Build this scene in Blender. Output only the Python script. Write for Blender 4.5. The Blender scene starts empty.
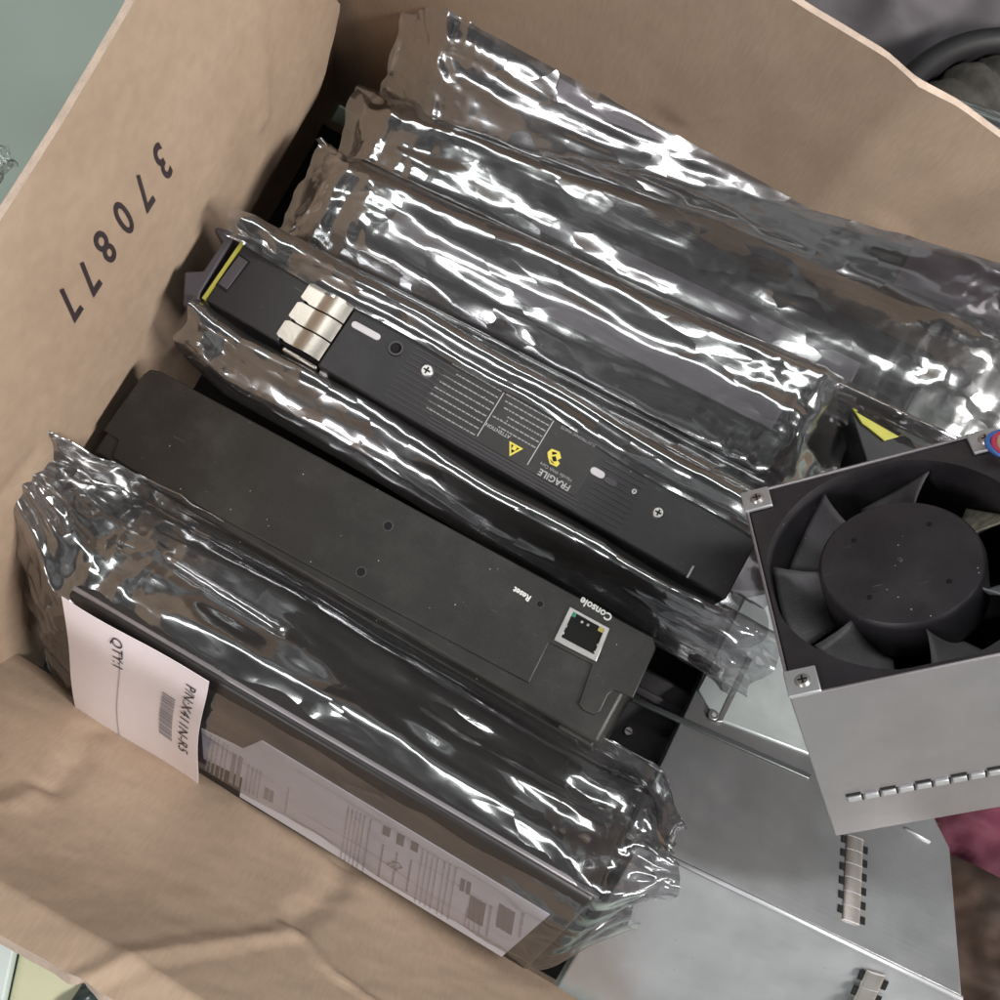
import bpy, bmesh, math, random
from mathutils import Vector, Matrix, noise, geometry
random.seed(7)
scene = bpy.context.scene
COL = scene.collection
V = Vector

# ------------------------------------------------------------------ camera
TILT, ROLL, FPX, DIST = math.radians(11), math.radians(29), 1072.0, 0.45
CAM = V((0, -DIST*math.sin(TILT), DIST*math.cos(TILT)))
_R, _U, _B = V((1, 0, 0)), V((0, math.cos(TILT), math.sin(TILT))), V((0, -math.sin(TILT), math.cos(TILT)))
CX = math.cos(ROLL)*_R + math.sin(ROLL)*_U
CY = -math.sin(ROLL)*_R + math.cos(ROLL)*_U

def ray(px, py):
    return (CX*((px-500)/FPX) + CY*(-(py-500)/FPX) - _B).normalized()

def P(px, py, z):
    d = ray(px, py)
    return CAM + d*((z-CAM.z)/d.z)

cam = bpy.data.cameras.new('camera')
cam.sensor_width = 36
cam.lens = 36*FPX/1000
cam.clip_start, cam.clip_end = 0.01, 50
camo = bpy.data.objects.new('camera', cam); COL.objects.link(camo)
camo.matrix_world = Matrix(((CX.x, CY.x, _B.x, CAM.x), (CX.y, CY.y, _B.y, CAM.y), (CX.z, CY.z, _B.z, CAM.z), (0, 0, 0, 1)))
scene.camera = camo

# ------------------------------------------------------------------ frames
class Frame:
    """local frame with x along A->B, y towards W, z out of the face"""
    def __init__(s, a, za, b, zb, w, zw, name=''):
        A, Bp, Wp = P(*a, za), P(*b, zb), P(*w, zw)
        ex = (Bp-A); s.L = ex.length; ex.normalize()
        ey = Wp-A; ey -= ex*ey.dot(ex); s.W = ey.length; ey.normalize()
        ez = ex.cross(ey)
        s.O, s.ex, s.ey, s.ez = A, ex, ey, ez
        s.M = Matrix(((ex.x, ey.x, ez.x, A.x), (ex.y, ey.y, ez.y, A.y), (ex.z, ey.z, ez.z, A.z), (0, 0, 0, 1)))
    def loc(s, px, py, zl=0.0):
        d = ray(px, py); n = s.ez
        t = (s.O + n*zl - CAM).dot(n)/d.dot(n)
        q = CAM + d*t - s.O
        return V((q.dot(s.ex), q.dot(s.ey), zl))
    def loc2(s, px, py, zl=0.0):
        v = s.loc(px, py, zl); return (v.x, v.y)

# ------------------------------------------------------------------ scene graph helpers
def tag(o, label=None, cat=None, group=None, kind=None):
    if label: o['label'] = label
    if cat: o['category'] = cat
    if group: o['group'] = group
    if kind: o['kind'] = kind
    return o

def thing(name, label, cat, M=None, base=(0, 0, 0), group=None):
    o = bpy.data.objects.new(name, None); COL.objects.link(o)
    o.empty_display_size = 0.02
    o.matrix_world = (M or Matrix()) @ Matrix.Translation(base)
    o['_b'] = [float(c) for c in base]
    return tag(o, label, cat, group)

def finish(name, me, mat, parent=None, smooth=False, bevel=0, angle=35):
    me.update()
    if mat is not None:
        for m in (mat if isinstance(mat, (list, tuple)) else [mat]): me.materials.append(m)
    for p in me.polygons: p.use_smooth = smooth
    o = bpy.data.objects.new(name, me); COL.objects.link(o)
    if parent is not None:
        o.parent = parent
        if '_b' in parent.keys():
            o.matrix_local = Matrix.Translation(-V(parent['_b']))
    if bevel:
        b = o.modifiers.new('bevel', 'BEVEL'); b.width = bevel; b.segments = 2; b.limit_method = 'ANGLE'
        b.angle_limit = math.radians(30); b.harden_normals = False
        for p in me.polygons: p.use_smooth = True
        try: me.set_sharp_from_angle(angle=math.radians(angle))
        except Exception: pass
    return o

class MB:
    def __init__(s): s.v, s.f = [], []
    def add(s, vs, fs):
        n = len(s.v); s.v += [tuple(v) for v in vs]; s.f += [tuple(i+n for i in f) for f in fs]; return s
    def box(s, x0, x1, y0, y1, z0, z1):
        return s.add([(x0, y0, z0), (x1, y0, z0), (x1, y1, z0), (x0, y1, z0), (x0, y0, z1), (x1, y0, z1), (x1, y1, z1), (x0, y1, z1)],
                     [(3, 2, 1, 0), (4, 5, 6, 7), (0, 1, 5, 4), (1, 2, 6, 5), (2, 3, 7, 6), (3, 0, 4, 7)])
    def prism(s, pts, z0, z1):
        n = len(pts)
        ar = sum(pts[i][0]*pts[(i+1) % n][1]-pts[(i+1) % n][0]*pts[i][1] for i in range(n))
        if ar < 0: pts = pts[::-1]
        vs = [(x, y, z0) for x, y in pts] + [(x, y, z1) for x, y in pts]
        fs = [tuple(range(n))[::-1], tuple(range(n, 2*n))] + [(i, (i+1) % n, (i+1) % n+n, i+n) for i in range(n)]
        return s.add(vs, fs)
    def ring(s, outer, inner, z0, z1):
        n = len(outer)
        vs = [(x, y, z0) for x, y in outer] + [(x, y, z1) for x, y in outer] + [(x, y, z0) for x, y in inner] + [(x, y, z1) for x, y in inner]
        fs = []
        for i in range(n):
            j = (i+1) % n
            fs += [(i, j, j+n, i+n), (i+n, j+n, j+3*n, i+3*n), (j+2*n, i+2*n, i+3*n, j+3*n), (j, i, i+2*n, j+2*n)]
        return s.add(vs, fs)
    def cyl(s, cx, cy, z0, z1, r, n=20, r1=None):
        r1 = r if r1 is None else r1
        vs = [(cx+r*math.cos(2*math.pi*i/n), cy+r*math.sin(2*math.pi*i/n), z0) for i in range(n)] + \
             [(cx+r1*math.cos(2*math.pi*i/n), cy+r1*math.sin(2*math.pi*i/n), z1) for i in range(n)]
        fs = [tuple(range(n))[::-1], tuple(range(n, 2*n))] + [(i, (i+1) % n, (i+1) % n+n, i+n) for i in range(n)]
        return s.add(vs, fs)
    def tube(s, pts, r, n=8):
        pts = [V(p) for p in pts]; rings = []
        up = V((0.13, 0.31, 0.94))
        for i, p in enumerate(pts):
            t = (pts[min(i+1, len(pts)-1)]-pts[max(i-1, 0)]).normalized()
            a = t.cross(up)
            if a.length < 1e-4: a = t.cross(V((1, 0, 0)))
            a.normalize(); b = t.cross(a)
            rr = r[i] if isinstance(r, (list, tuple)) else r
            rings.append([p + rr*(math.cos(2*math.pi*k/n)*a + math.sin(2*math.pi*k/n)*b) for k in range(n)])
        vs = [q for g in rings for q in g]; fs = []
        for i in range(len(pts)-1):
            for k in range(n):
                fs.append((i*n+k, i*n+(k+1) % n, (i+1)*n+(k+1) % n, (i+1)*n+k))
        fs += [tuple(range(n))[::-1], tuple(range((len(pts)-1)*n, len(pts)*n))]
        return s.add(vs, fs)
    def build(s, name, mat, parent=None, smooth=False, bevel=0, angle=35):
        me = bpy.data.meshes.new(name); me.from_pydata(s.v, [], s.f); me.validate()
        return finish(name, me, mat, parent, smooth, bevel, angle)

def text_mesh(name, s, mat, parent, x, y, z, size, rot=0.0, thick=0.00012, stretch=1.0, bold=0.0, shear=0.0, M=None):
    cu = bpy.data.curves.new(name, 'FONT'); cu.body = s; cu.align_x = 'CENTER'; cu.align_y = 'CENTER'
    cu.size = size; cu.extrude = thick; cu.offset = bold; cu.resolution_u = 3; cu.shear = shear
    o = bpy.data.objects.new(name, cu); COL.objects.link(o)
    dg = bpy.context.evaluated_depsgraph_get()
    me = bpy.data.meshes.new_from_object(o.evaluated_get(dg))
    bpy.data.objects.remove(o); bpy.data.curves.remove(cu)
    T = M if M is not None else Matrix.Translation((x, y, z)) @ Matrix.Rotation(rot, 4, 'Z') @ Matrix.Diagonal((stretch, 1, 1, 1))
    me.transform(T)
    me.materials.clear(); me.name = name
    return finish(name, me, mat, parent)

# ------------------------------------------------------------------ materials
def nodes(name):
    m = bpy.data.materials.new(name); m.use_nodes = True
    nt = m.node_tree; b = nt.nodes.get('Principled BSDF')
    return m, nt, b

def N(nt, typ, **kw):
    n = nt.nodes.new(typ)
    for k, v in kw.items():
        if k in n.inputs.keys(): n.inputs[k].default_value = v
        else: setattr(n, k, v)
    return n

def ramp(nt, stops):
    r = nt.nodes.new('ShaderNodeValToRGB'); e = r.color_ramp.elements
    while len(e) > 1: e.remove(e[0])
    e[0].position, e[0].color = stops[0][0], stops[0][1]
    for p, c in stops[1:]:
        q = e.new(p); q.color = c
    return r

def g(v, a=1): return (v, v, v, a)

def coords(nt, scale=(1, 1, 1), kind='Object'):
    t = nt.nodes.new('ShaderNodeTexCoord'); mp = nt.nodes.new('ShaderNodeMapping')
    mp.inputs['Scale'].default_value = scale
    nt.links.new(t.outputs[kind], mp.inputs['Vector'])
    return mp.outputs['Vector']

def plain(name, col, rough=0.5, metal=0.0, bump=0.0, bscale=800, var=0.0, vscale=60, dust=0.0, spec=0.5, scratch=0.0):
    m, nt, b = nodes(name); L = nt.links
    b.inputs['Base Color'].default_value = (*col, 1); b.inputs['Roughness'].default_value = rough
    b.inputs['Metallic'].default_value = metal; b.inputs['Specular IOR Level'].default_value = spec
    c = coords(nt)
    last = None
    if var:
        n = N(nt, 'ShaderNodeTexNoise', Scale=vscale, Detail=6.0, Roughness=0.6); L.new(c, n.inputs['Vector'])
        r = ramp(nt, [(0.3, tuple(x*(1-var) for x in col)+(1,)), (0.7, tuple(min(1, x*(1+var)) for x in col)+(1,))])
        L.new(n.outputs['Fac'], r.inputs['Fac']); last = r.outputs['Color']
        rr = N(nt, 'ShaderNodeMapRange'); rr.inputs['To Min'].default_value = rough*0.8; rr.inputs['To Max'].default_value = min(1, rough*1.25)
        L.new(n.outputs['Fac'], rr.inputs['Value']); L.new(rr.outputs['Result'], b.inputs['Roughness'])
    if dust:
        v = N(nt, 'ShaderNodeTexVoronoi', Scale=360.0); L.new(c, v.inputs['Vector'])
        lt = N(nt, 'ShaderNodeMath', operation='LESS_THAN'); L.new(v.outputs['Distance'], lt.inputs[0]); lt.inputs[1].default_value = 0.085
        n2 = N(nt, 'ShaderNodeTexNoise', Scale=70.0, Detail=2.0); L.new(c, n2.inputs['Vector'])
        gt = N(nt, 'ShaderNodeMath', operation='GREATER_THAN'); L.new(n2.outputs['Fac'], gt.inputs[0]); gt.inputs[1].default_value = 0.67-dust*0.1
        sep = N(nt, 'ShaderNodeSeparateColor'); L.new(v.outputs['Color'], sep.inputs['Color'])
        g2 = N(nt, 'ShaderNodeMath', operation='GREATER_THAN'); L.new(sep.outputs['Red'], g2.inputs[0]); g2.inputs[1].default_value = 0.62
        mu = N(nt, 'ShaderNodeMath', operation='MULTIPLY'); L.new(lt.outputs[0], mu.inputs[0]); L.new(gt.outputs[0], mu.inputs[1])
        mu2 = N(nt, 'ShaderNodeMath', operation='MULTIPLY'); L.new(mu.outputs[0], mu2.inputs[0]); L.new(g2.outputs[0], mu2.inputs[1])
        # smudges of finger grease and fine dust
        n3 = N(nt, 'ShaderNodeTexNoise', Scale=22.0, Detail=8.0, Roughness=0.7); L.new(c, n3.inputs['Vector'])
        r3 = ramp(nt, [(0.48, g(0)), (0.78, g(0.06*dust))]); L.new(n3.outputs['Fac'], r3.inputs['Fac'])
        mxa = N(nt, 'ShaderNodeMixRGB'); L.new(r3.outputs['Color'], mxa.inputs['Fac']); mxa.inputs['Color2'].default_value = (0.5, 0.48, 0.45, 1)
        if last is not None: L.new(last, mxa.inputs['Color1'])
        else: mxa.inputs['Color1'].default_value = (*col, 1)
        mx = N(nt, 'ShaderNodeMixRGB'); L.new(mu2.outputs[0], mx.inputs['Fac']); mx.inputs['Color2'].default_value = (0.55, 0.53, 0.5, 1)
        L.new(mxa.outputs['Color'], mx.inputs['Color1'])
        last = mx.outputs['Color']
        tcs = nt.nodes.new('ShaderNodeTexCoord'); mps = nt.nodes.new('ShaderNodeMapping'); mps.inputs['Rotation'].default_value = (0, 0, 0.7); mps.inputs['Scale'].default_value = (90, 900, 300)
        L.new(tcs.outputs['Object'], mps.inputs['Vector'])
        n6 = N(nt, 'ShaderNodeTexNoise', Scale=1.0, Detail=2.0); L.new(mps.outputs['Vector'], n6.inputs['Vector'])
        r6 = ramp(nt, [(0.72, g(0)), (0.78, g(0.16))]); L.new(n6.outputs['Fac'], r6.inputs['Fac'])
        mx6 = N(nt, 'ShaderNodeMixRGB'); L.new(r6.outputs['Color'], mx6.inputs['Fac']); L.new(last, mx6.inputs['Color1']); mx6.inputs['Color2'].default_value = (0.5, 0.48, 0.46, 1)
        last = mx6.outputs['Color']
    if last is not None: L.new(last, b.inputs['Base Color'])
    if bump:
        n = N(nt, 'ShaderNodeTexNoise', Scale=bscale, Detail=3.0); L.new(c, n.inputs['Vector'])
        bp = N(nt, 'ShaderNodeBump', Strength=bump, Distance=0.0004); L.new(n.outputs['Fac'], bp.inputs['Height'])
        L.new(bp.outputs['Normal'], b.inputs['Normal'])
    return m

def brushed(name, col, rough=0.32, axis=(900, 25, 25), tint=(0.5, 0.5, 0.52)):
    m, nt, b = nodes(name); L = nt.links
    b.inputs['Metallic'].default_value = 0.85
    c = coords(nt, axis)
    n = N(nt, 'ShaderNodeTexNoise', Scale=1.0, Detail=4.0); L.new(c, n.inputs['Vector'])
    c2 = coords(nt); n2 = N(nt, 'ShaderNodeTexNoise', Scale=35.0, Detail=7.0, Roughness=0.65); L.new(c2, n2.inputs['Vector'])
    r = ramp(nt, [(0.3, tuple(x*0.88 for x in col)+(1,)), (0.7, (*col, 1))]); L.new(n2.outputs['Fac'], r.inputs['Fac'])
    v = N(nt, 'ShaderNodeTexVoronoi', Scale=260.0); L.new(c2, v.inputs['Vector'])
    rv = ramp(nt, [(0.05, g(1)), (0.09, g(0))]); L.new(v.outputs['Distance'], rv.inputs['Fac'])
    sp = N(nt, 'ShaderNodeSeparateColor'); L.new(v.outputs['Color'], sp.inputs['Color'])
    gt = N(nt, 'ShaderNodeMath', operation='GREATER_THAN'); L.new(sp.outputs['Red'], gt.inputs[0]); gt.inputs[1].default_value = 0.9
    mu = N(nt, 'ShaderNodeMath', operation='MULTIPLY'); L.new(rv.outputs['Color'], mu.inputs[0]); L.new(gt.outputs[0], mu.inputs[1])
    mx = N(nt, 'ShaderNodeMixRGB'); L.new(mu.outputs[0], mx.inputs['Fac']); L.new(r.outputs['Color'], mx.inputs['Color1']); mx.inputs['Color2'].default_value = (0.28, 0.27, 0.27, 1)
    L.new(mx.outputs['Color'], b.inputs['Base Color'])
    rr = N(nt, 'ShaderNodeMapRange'); rr.inputs['To Min'].default_value = rough*0.8; rr.inputs['To Max'].default_value = rough*1.3
    L.new(n2.outputs['Fac'], rr.inputs['Value']); L.new(rr.outputs['Result'], b.inputs['Roughness'])
    bp = N(nt, 'ShaderNodeBump', Strength=0.12, Distance=0.0003); L.new(n.outputs['Fac'], bp.inputs['Height']); L.new(bp.outputs['Normal'], b.inputs['Normal'])
    return m

def cardboard(name):
    m, nt, b = nodes(name); L = nt.links
    c = coords(nt)
    n = N(nt, 'ShaderNodeTexNoise', Scale=9.0, Detail=8.0, Roughness=0.62); L.new(c, n.inputs['Vector'])
    r = ramp(nt, [(0.28, (0.345, 0.250, 0.182, 1)), (0.5, (0.405, 0.298, 0.219, 1)), (0.75, (0.465, 0.350, 0.265, 1))]); L.new(n.outputs['Fac'], r.inputs['Fac'])
    c2 = coords(nt, (900, 140, 140)); n2 = N(nt, 'ShaderNodeTexNoise', Scale=1.0, Detail=4.0); L.new(c2, n2.inputs['Vector'])
    r2 = ramp(nt, [(0.35, g(0.9)), (0.65, g(1.05))]); L.new(n2.outputs['Fac'], r2.inputs['Fac'])
    mx = N(nt, 'ShaderNodeMixRGB', blend_type='MULTIPLY'); mx.inputs['Fac'].default_value = 0.6
    L.new(r.outputs['Color'], mx.inputs['Color1']); L.new(r2.outputs['Color'], mx.inputs['Color2'])
    # scuffs
    n3 = N(nt, 'ShaderNodeTexNoise', Scale=38.0, Detail=10.0, Roughness=0.75); L.new(c, n3.inputs['Vector'])
    r3 = ramp(nt, [(0.60, g(0)), (0.72, g(0.28))]); L.new(n3.outputs['Fac'], r3.inputs['Fac'])
    m2 = N(nt, 'ShaderNodeMixRGB'); L.new(r3.outputs['Color'], m2.inputs['Fac']); L.new(mx.outputs['Color'], m2.inputs['Color1']); m2.inputs['Color2'].default_value = (0.33, 0.225, 0.16, 1)
    L.new(m2.outputs['Color'], b.inputs['Base Color'])
    b.inputs['Roughness'].default_value = 0.72; b.inputs['Specular IOR Level'].default_value = 0.3
    n4 = N(nt, 'ShaderNodeTexNoise', Scale=55.0, Detail=9.0, Roughness=0.6); L.new(c, n4.inputs['Vector'])
    bp = N(nt, 'ShaderNodeBump', Strength=0.10, Distance=0.0005); L.new(n4.outputs['Fac'], bp.inputs['Height']); L.new(bp.outputs['Normal'], b.inputs['Normal'])
    return m

def film(name, tint=(0.60, 0.60, 0.64), refl=(0.86, 0.87, 0.88), base=0.30, rough=0.085, bump=0.22, scale=(4, 30, 30), top=0.80, soft=0.20, haze=0.11, facet=120, lean=0.24):
    """metallised static-shielding film: part see-through, part mirror"""
    m, nt, b = nodes(name); L = nt.links
    nt.nodes.remove(b); out = nt.nodes['Material Output']
    c = coords(nt, scale)
    n = N(nt, 'ShaderNodeTexNoise', Scale=1.0, Detail=3.0, Roughness=0.5, Distortion=0.6); L.new(c, n.inputs['Vector'])
    c2 = coords(nt)
    v = N(nt, 'ShaderNodeTexVoronoi', Scale=75.0, feature='SMOOTH_F1'); v.inputs['Smoothness'].default_value = 0.25
    n5 = N(nt, 'ShaderNodeTexNoise', Scale=60.0, Detail=2.0); L.new(c2, n5.inputs['Vector'])
    vm = N(nt, 'ShaderNodeMixRGB'); vm.inputs['Fac'].default_value = 0.02; L.new(c2, vm.inputs['Color1']); L.new(n5.outputs['Color'], vm.inputs['Color2'])
    L.new(vm.outputs['Color'], v.inputs['Vector'])
    ad = N(nt, 'ShaderNodeMath', operation='MULTIPLY_ADD'); L.new(v.outputs['Distance'], ad.inputs[0]); ad.inputs[1].default_value = 0.22; L.new(n.outputs['Fac'], ad.inputs[2])
    # flat crinkle facets: each cell of the film leans its own way
    c4 = coords(nt, (facet*0.4, facet, facet)); nd = N(nt, 'ShaderNodeTexNoise', Scale=0.7, Detail=2.0); L.new(c4, nd.inputs['Vector'])
    md = N(nt, 'ShaderNodeMixRGB', blend_type='ADD'); md.inputs['Fac'].default_value = 0.9; L.new(c4, md.inputs['Color1']); L.new(nd.outputs['Color'], md.inputs['Color2'])
    vf = N(nt, 'ShaderNodeTexVoronoi', Scale=1.0); L.new(md.outputs['Color'], vf.inputs['Vector'])
    sb = N(nt, 'ShaderNodeVectorMath', operation='SUBTRACT'); L.new(vf.outputs['Color'], sb.inputs[0]); sb.inputs[1].default_value = (0.5, 0.5, 0.5)
    nm = N(nt, 'ShaderNodeTexNoise', Scale=16.0, Detail=3.0); L.new(c2, nm.inputs['Vector'])
    rm = ramp(nt, [(0.40, g(0.03)), (0.62, g(lean))]); L.new(nm.outputs['Fac'], rm.inputs['Fac'])
    sc_ = N(nt, 'ShaderNodeVectorMath', operation='SCALE'); L.new(sb.outputs[0], sc_.inputs[0]); L.new(rm.outputs['Color'], sc_.inputs['Scale'])
    ge = N(nt, 'ShaderNodeNewGeometry'); av = N(nt, 'ShaderNodeVectorMath', operation='ADD'); L.new(ge.outputs['Normal'], av.inputs[0]); L.new(sc_.outputs[0], av.inputs[1])
    no = N(nt, 'ShaderNodeVectorMath', operation='NORMALIZE'); L.new(av.outputs[0], no.inputs[0])
    bp = N(nt, 'ShaderNodeBump', Strength=bump, Distance=0.0022); L.new(no.outputs[0], bp.inputs['Normal']); L.new(ad.outputs[0], bp.inputs['Height'])
    gl = N(nt, 'ShaderNodeBsdfGlossy', Roughness=rough); gl.inputs['Color'].default_value = (*refl, 1); L.new(bp.outputs['Normal'], gl.inputs['Normal'])
    gs = N(nt, 'ShaderNodeBsdfGlossy', Roughness=soft); gs.inputs['Color'].default_value = (*refl, 1); L.new(bp.outputs['Normal'], gs.inputs['Normal'])
    df = N(nt, 'ShaderNodeBsdfDiffuse'); df.inputs['Color'].default_value = (0.36, 0.335, 0.325, 1)
    g1 = N(nt, 'ShaderNodeMixShader'); g1.inputs['Fac'].default_value = 0.50; L.new(gl.outputs[0], g1.inputs[1]); L.new(gs.outputs[0], g1.inputs[2])
    g2 = N(nt, 'ShaderNodeMixShader'); g2.inputs['Fac'].default_value = haze; L.new(g1.outputs[0], g2.inputs[1]); L.new(df.outputs[0], g2.inputs[2])
    tr = N(nt, 'ShaderNodeBsdfTransparent'); tr.inputs['Color'].default_value = (*tint, 1)
    lw = N(nt, 'ShaderNodeLayerWeight', Blend=0.35); L.new(bp.outputs['Normal'], lw.inputs['Normal'])
    mr = N(nt, 'ShaderNodeMapRange'); mr.inputs['To Min'].default_value = base; mr.inputs['To Max'].default_value = top
    L.new(lw.outputs['Facing'], mr.inputs['Value'])
    mx = N(nt, 'ShaderNodeMixShader'); L.new(mr.outputs['Result'], mx.inputs['Fac']); L.new(tr.outputs[0], mx.inputs[1]); L.new(g2.outputs[0], mx.inputs[2])
    L.new(mx.outputs[0], out.inputs['Surface'])
    return m

MAT = dict(
    card=cardboard('kraft_cardboard'),
    edge=plain('cardboard_edge', (0.48, 0.375, 0.305), 0.85, var=0.15, vscale=120, bump=0.6, bscale=900),
    ink=plain('stamp_ink', (0.035, 0.022, 0.025), 0.6),
    black=plain('black_powder_coat', (0.018, 0.0165, 0.015), 0.42, bump=0.25, bscale=2600, var=0.15, vscale=40, dust=1.0, spec=0.45),
    black2=plain('black_plastic', (0.012, 0.0105, 0.0125), 0.45, bump=0.15, bscale=1800, dust=0.6),
    plum=plain('dark_grey_plastic', (0.055, 0.048, 0.058), 0.5, var=0.1, bump=0.1),
    fan=plain('dusty_fan_plastic', (0.026, 0.023, 0.027), 0.42, bump=0.2, bscale=1500, var=0.2, dust=0.9),
    blade=plain('dusty_fan_blade', (0.10, 0.094, 0.10), 0.5, bump=0.3, bscale=1200, var=0.3, dust=1.1),
    bladedust=plain('thick_dust', (0.30, 0.285, 0.22), 0.9, bump=0.8, bscale=700, var=0.5, vscale=260),
    bladelight=plain('pale_dusty_blade', (0.30, 0.31, 0.33), 0.6, bump=0.3, bscale=700, var=0.25, vscale=160),
    hole=plain('dark_hole', (0.003, 0.003, 0.003), 0.9),
    white=plain('white_print', (0.80, 0.80, 0.78), 0.6),
    greyprint=plain('grey_print', (0.42, 0.41, 0.43), 0.6),
    paleprint=plain('pale_grey_print', (0.30, 0.29, 0.31), 0.6),
    yellow=plain('yellow_plastic', (0.38, 0.36, 0.06), 0.45, var=0.1),
    yellowprint=plain('yellow_print', (0.66, 0.55, 0.08), 0.6),
    silver=brushed('brushed_aluminium', (0.40, 0.372, 0.395), 0.42),
    zinc=brushed('galvanised_steel', (0.44, 0.445, 0.455), 0.33, (25, 700, 25)),
    zinc2=brushed('pale_galvanised_steel', (0.62, 0.625, 0.65), 0.5, (25, 500, 25)),
    nickel=plain('nickel_spring', (0.52, 0.48, 0.43), 0.3, 0.95, var=0.08, bump=0.1),
    hinge=plain('hinge_steel', (0.74, 0.69, 0.64), 0.3, 0.9, var=0.08, bump=0.1),
    chrome=plain('screw_steel', (0.50, 0.48, 0.47), 0.35, 0.9, var=0.1),
    slot=plain('pale_slot', (0.55, 0.53, 0.55), 0.5),
    glass_green=plain('green_light_pipe', (0.03, 0.22, 0.14), 0.3),
    glass_yellow=plain('yellow_light_pipe', (0.46, 0.38, 0.10), 0.3),
    paper=plain('white_label_paper', (0.90, 0.83, 0.87), 0.65, var=0.03, vscale=30, bump=0.15),
    spec=plain('lavender_label', (0.74, 0.76, 0.86), 0.5, var=0.05, vscale=30),
    specink=plain('label_ink', (0.27, 0.25, 0.28), 0.6),
    specink2=plain('faint_label_ink', (0.40, 0.38, 0.43), 0.6),
    floor=plain('pale_green_floor', (0.42, 0.50, 0.44), 0.22, var=0.06, vscale=6, bump=0.1, bscale=200),
    sheet=plain('yellow_green_sheet', (0.56, 0.56, 0.38), 0.5, var=0.1, vscale=12),
    darkglass=plain('dark_green_plastic', (0.035, 0.05, 0.05), 0.2, var=0.4, vscale=60),
    pale=plain('pale_grey_board', (0.60, 0.68, 0.66), 0.5, var=0.05, vscale=10),
    tarp=plain('grey_violet_tarp', (0.085, 0.075, 0.083), 0.62, var=0.25, vscale=14, bump=0.4, bscale=90),
    tyre=plain('worn_rubber', (0.055, 0.049, 0.042), 0.8, var=0.45, vscale=90, bump=0.8, bscale=260),
    rubber=plain('black_rubber', (0.008, 0.007, 0.008), 0.6, var=0.2),
    red=plain('wine_red_cloth', (0.085, 0.012, 0.030), 0.8, var=0.4, vscale=18, bump=0.6, bscale=180),
    brown=plain('dark_brown_cloth', (0.035, 0.019, 0.012), 0.8, var=0.4, vscale=22, bump=0.5, bscale=150),
    wblue=plain('blue_wire', (0.06, 0.17, 0.50), 0.4), wred=plain('red_wire', (0.60, 0.06, 0.14), 0.4), wtan=plain('tan_wire', (0.62, 0.38, 0.25), 0.4),
    film=film('shielding_film', (0.68,0.67,0.69), base=0.29),
    filmlabel=film('label_bag_film', (0.93,0.92,0.94), base=0.17, top=0.50, bump=0.16, haze=0.12, lean=0.12),
    film2=film('darker_shielding_film', (0.56, 0.55, 0.57), base=0.30, bump=0.3),
    film3=film('clear_grey_film', (0.80, 0.79, 0.81), base=0.20, bump=0.6, scale=(45, 60, 60)),
    poly=film('clear_polythene', (0.93, 0.94, 0.94), (0.9, 0.92, 0.92), base=0.06, bump=0.4, scale=(60, 60, 60), haze=0.1),
)

# ------------------------------------------------------------------ cardboard panels
def panel(name, fn, nu, nv, thick, parent, mat, smooth=True, rim=None):
    """grid surface fn(u,v)->Vector, given thickness along its own normals"""
    pts = [[fn(i/nu, j/nv) for j in range(nv+1)] for i in range(nu+1)]
    def nrm(i, j):
        a = pts[min(i+1, nu)][j]-pts[max(i-1, 0)][j]; b = pts[i][min(j+1, nv)]-pts[i][max(j-1, 0)]
        return a.cross(b).normalized()
    top = [pts[i][j] for i in range(nu+1) for j in range(nv+1)]
    bot = [pts[i][j]-nrm(i, j)*thick for i in range(nu+1) for j in range(nv+1)]
    n = len(top); id = lambda i, j: i*(nv+1)+j
    fs = []; mi = []
    for i in range(nu):
        for j in range(nv):
            a, b, c, d = id(i, j), id(i+1, j), id(i+1, j+1), id(i, j+1)
            fs += [(a, b, c, d), (d+n, c+n, b+n, a+n)]; mi += [0, 0]
    for i in range(nu):
        fs += [(id(i+1, 0), id(i, 0), id(i, 0)+n, id(i+1, 0)+n), (id(i, nv), id(i+1, nv), id(i+1, nv)+n, id(i, nv)+n)]; mi += [1, 1]
    for j in range(nv):
        fs += [(id(0, j), id(0, j+1), id(0, j+1)+n, id(0, j)+n), (id(nu, j+1), id(nu, j), id(nu, j)+n, id(nu, j+1)+n)]; mi += [1, 1]
    me = bpy.data.meshes.new(name); me.from_pydata([tuple(v) for v in top+bot], [], fs)
    for k, p in enumerate(me.polygons): p.material_index = mi[k]
    o = finish(name, me, None, parent, smooth)
    for m in mat: me.materials.append(m)
    try: me.set_sharp_from_angle(angle=math.radians(50))
    except Exception: pass
    return o

def fbm(p, s, o=4): return noise.fractal(V(p)*s, 1.0, 2.0, o)
def ridge(p, s): return 1-abs(noise.noise(V(p)*s))*2.0
def crease(p, a, b, w):
    """distance based fold: 1 on segment a-b falling to 0 over w"""
    ap, ab = V(p)-V(a), V(b)-V(a); t = max(0, min(1, ap.dot(ab)/ab.dot(ab)))
    d = (ap-ab*t).length
    return max(0, 1-d/w)
def lerp(a, b, t): return a+(b-a)*t

FLOOR = -0.155
box = thing('cardboard_box', 'open brown cardboard box stamped 370877 holding bagged computer modules', 'box', Matrix.Translation((0.03, 0, FLOOR)))
box['_b'] = [0.03, 0.0, FLOOR]
CARD = [MAT['card'], MAT['edge']]

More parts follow.
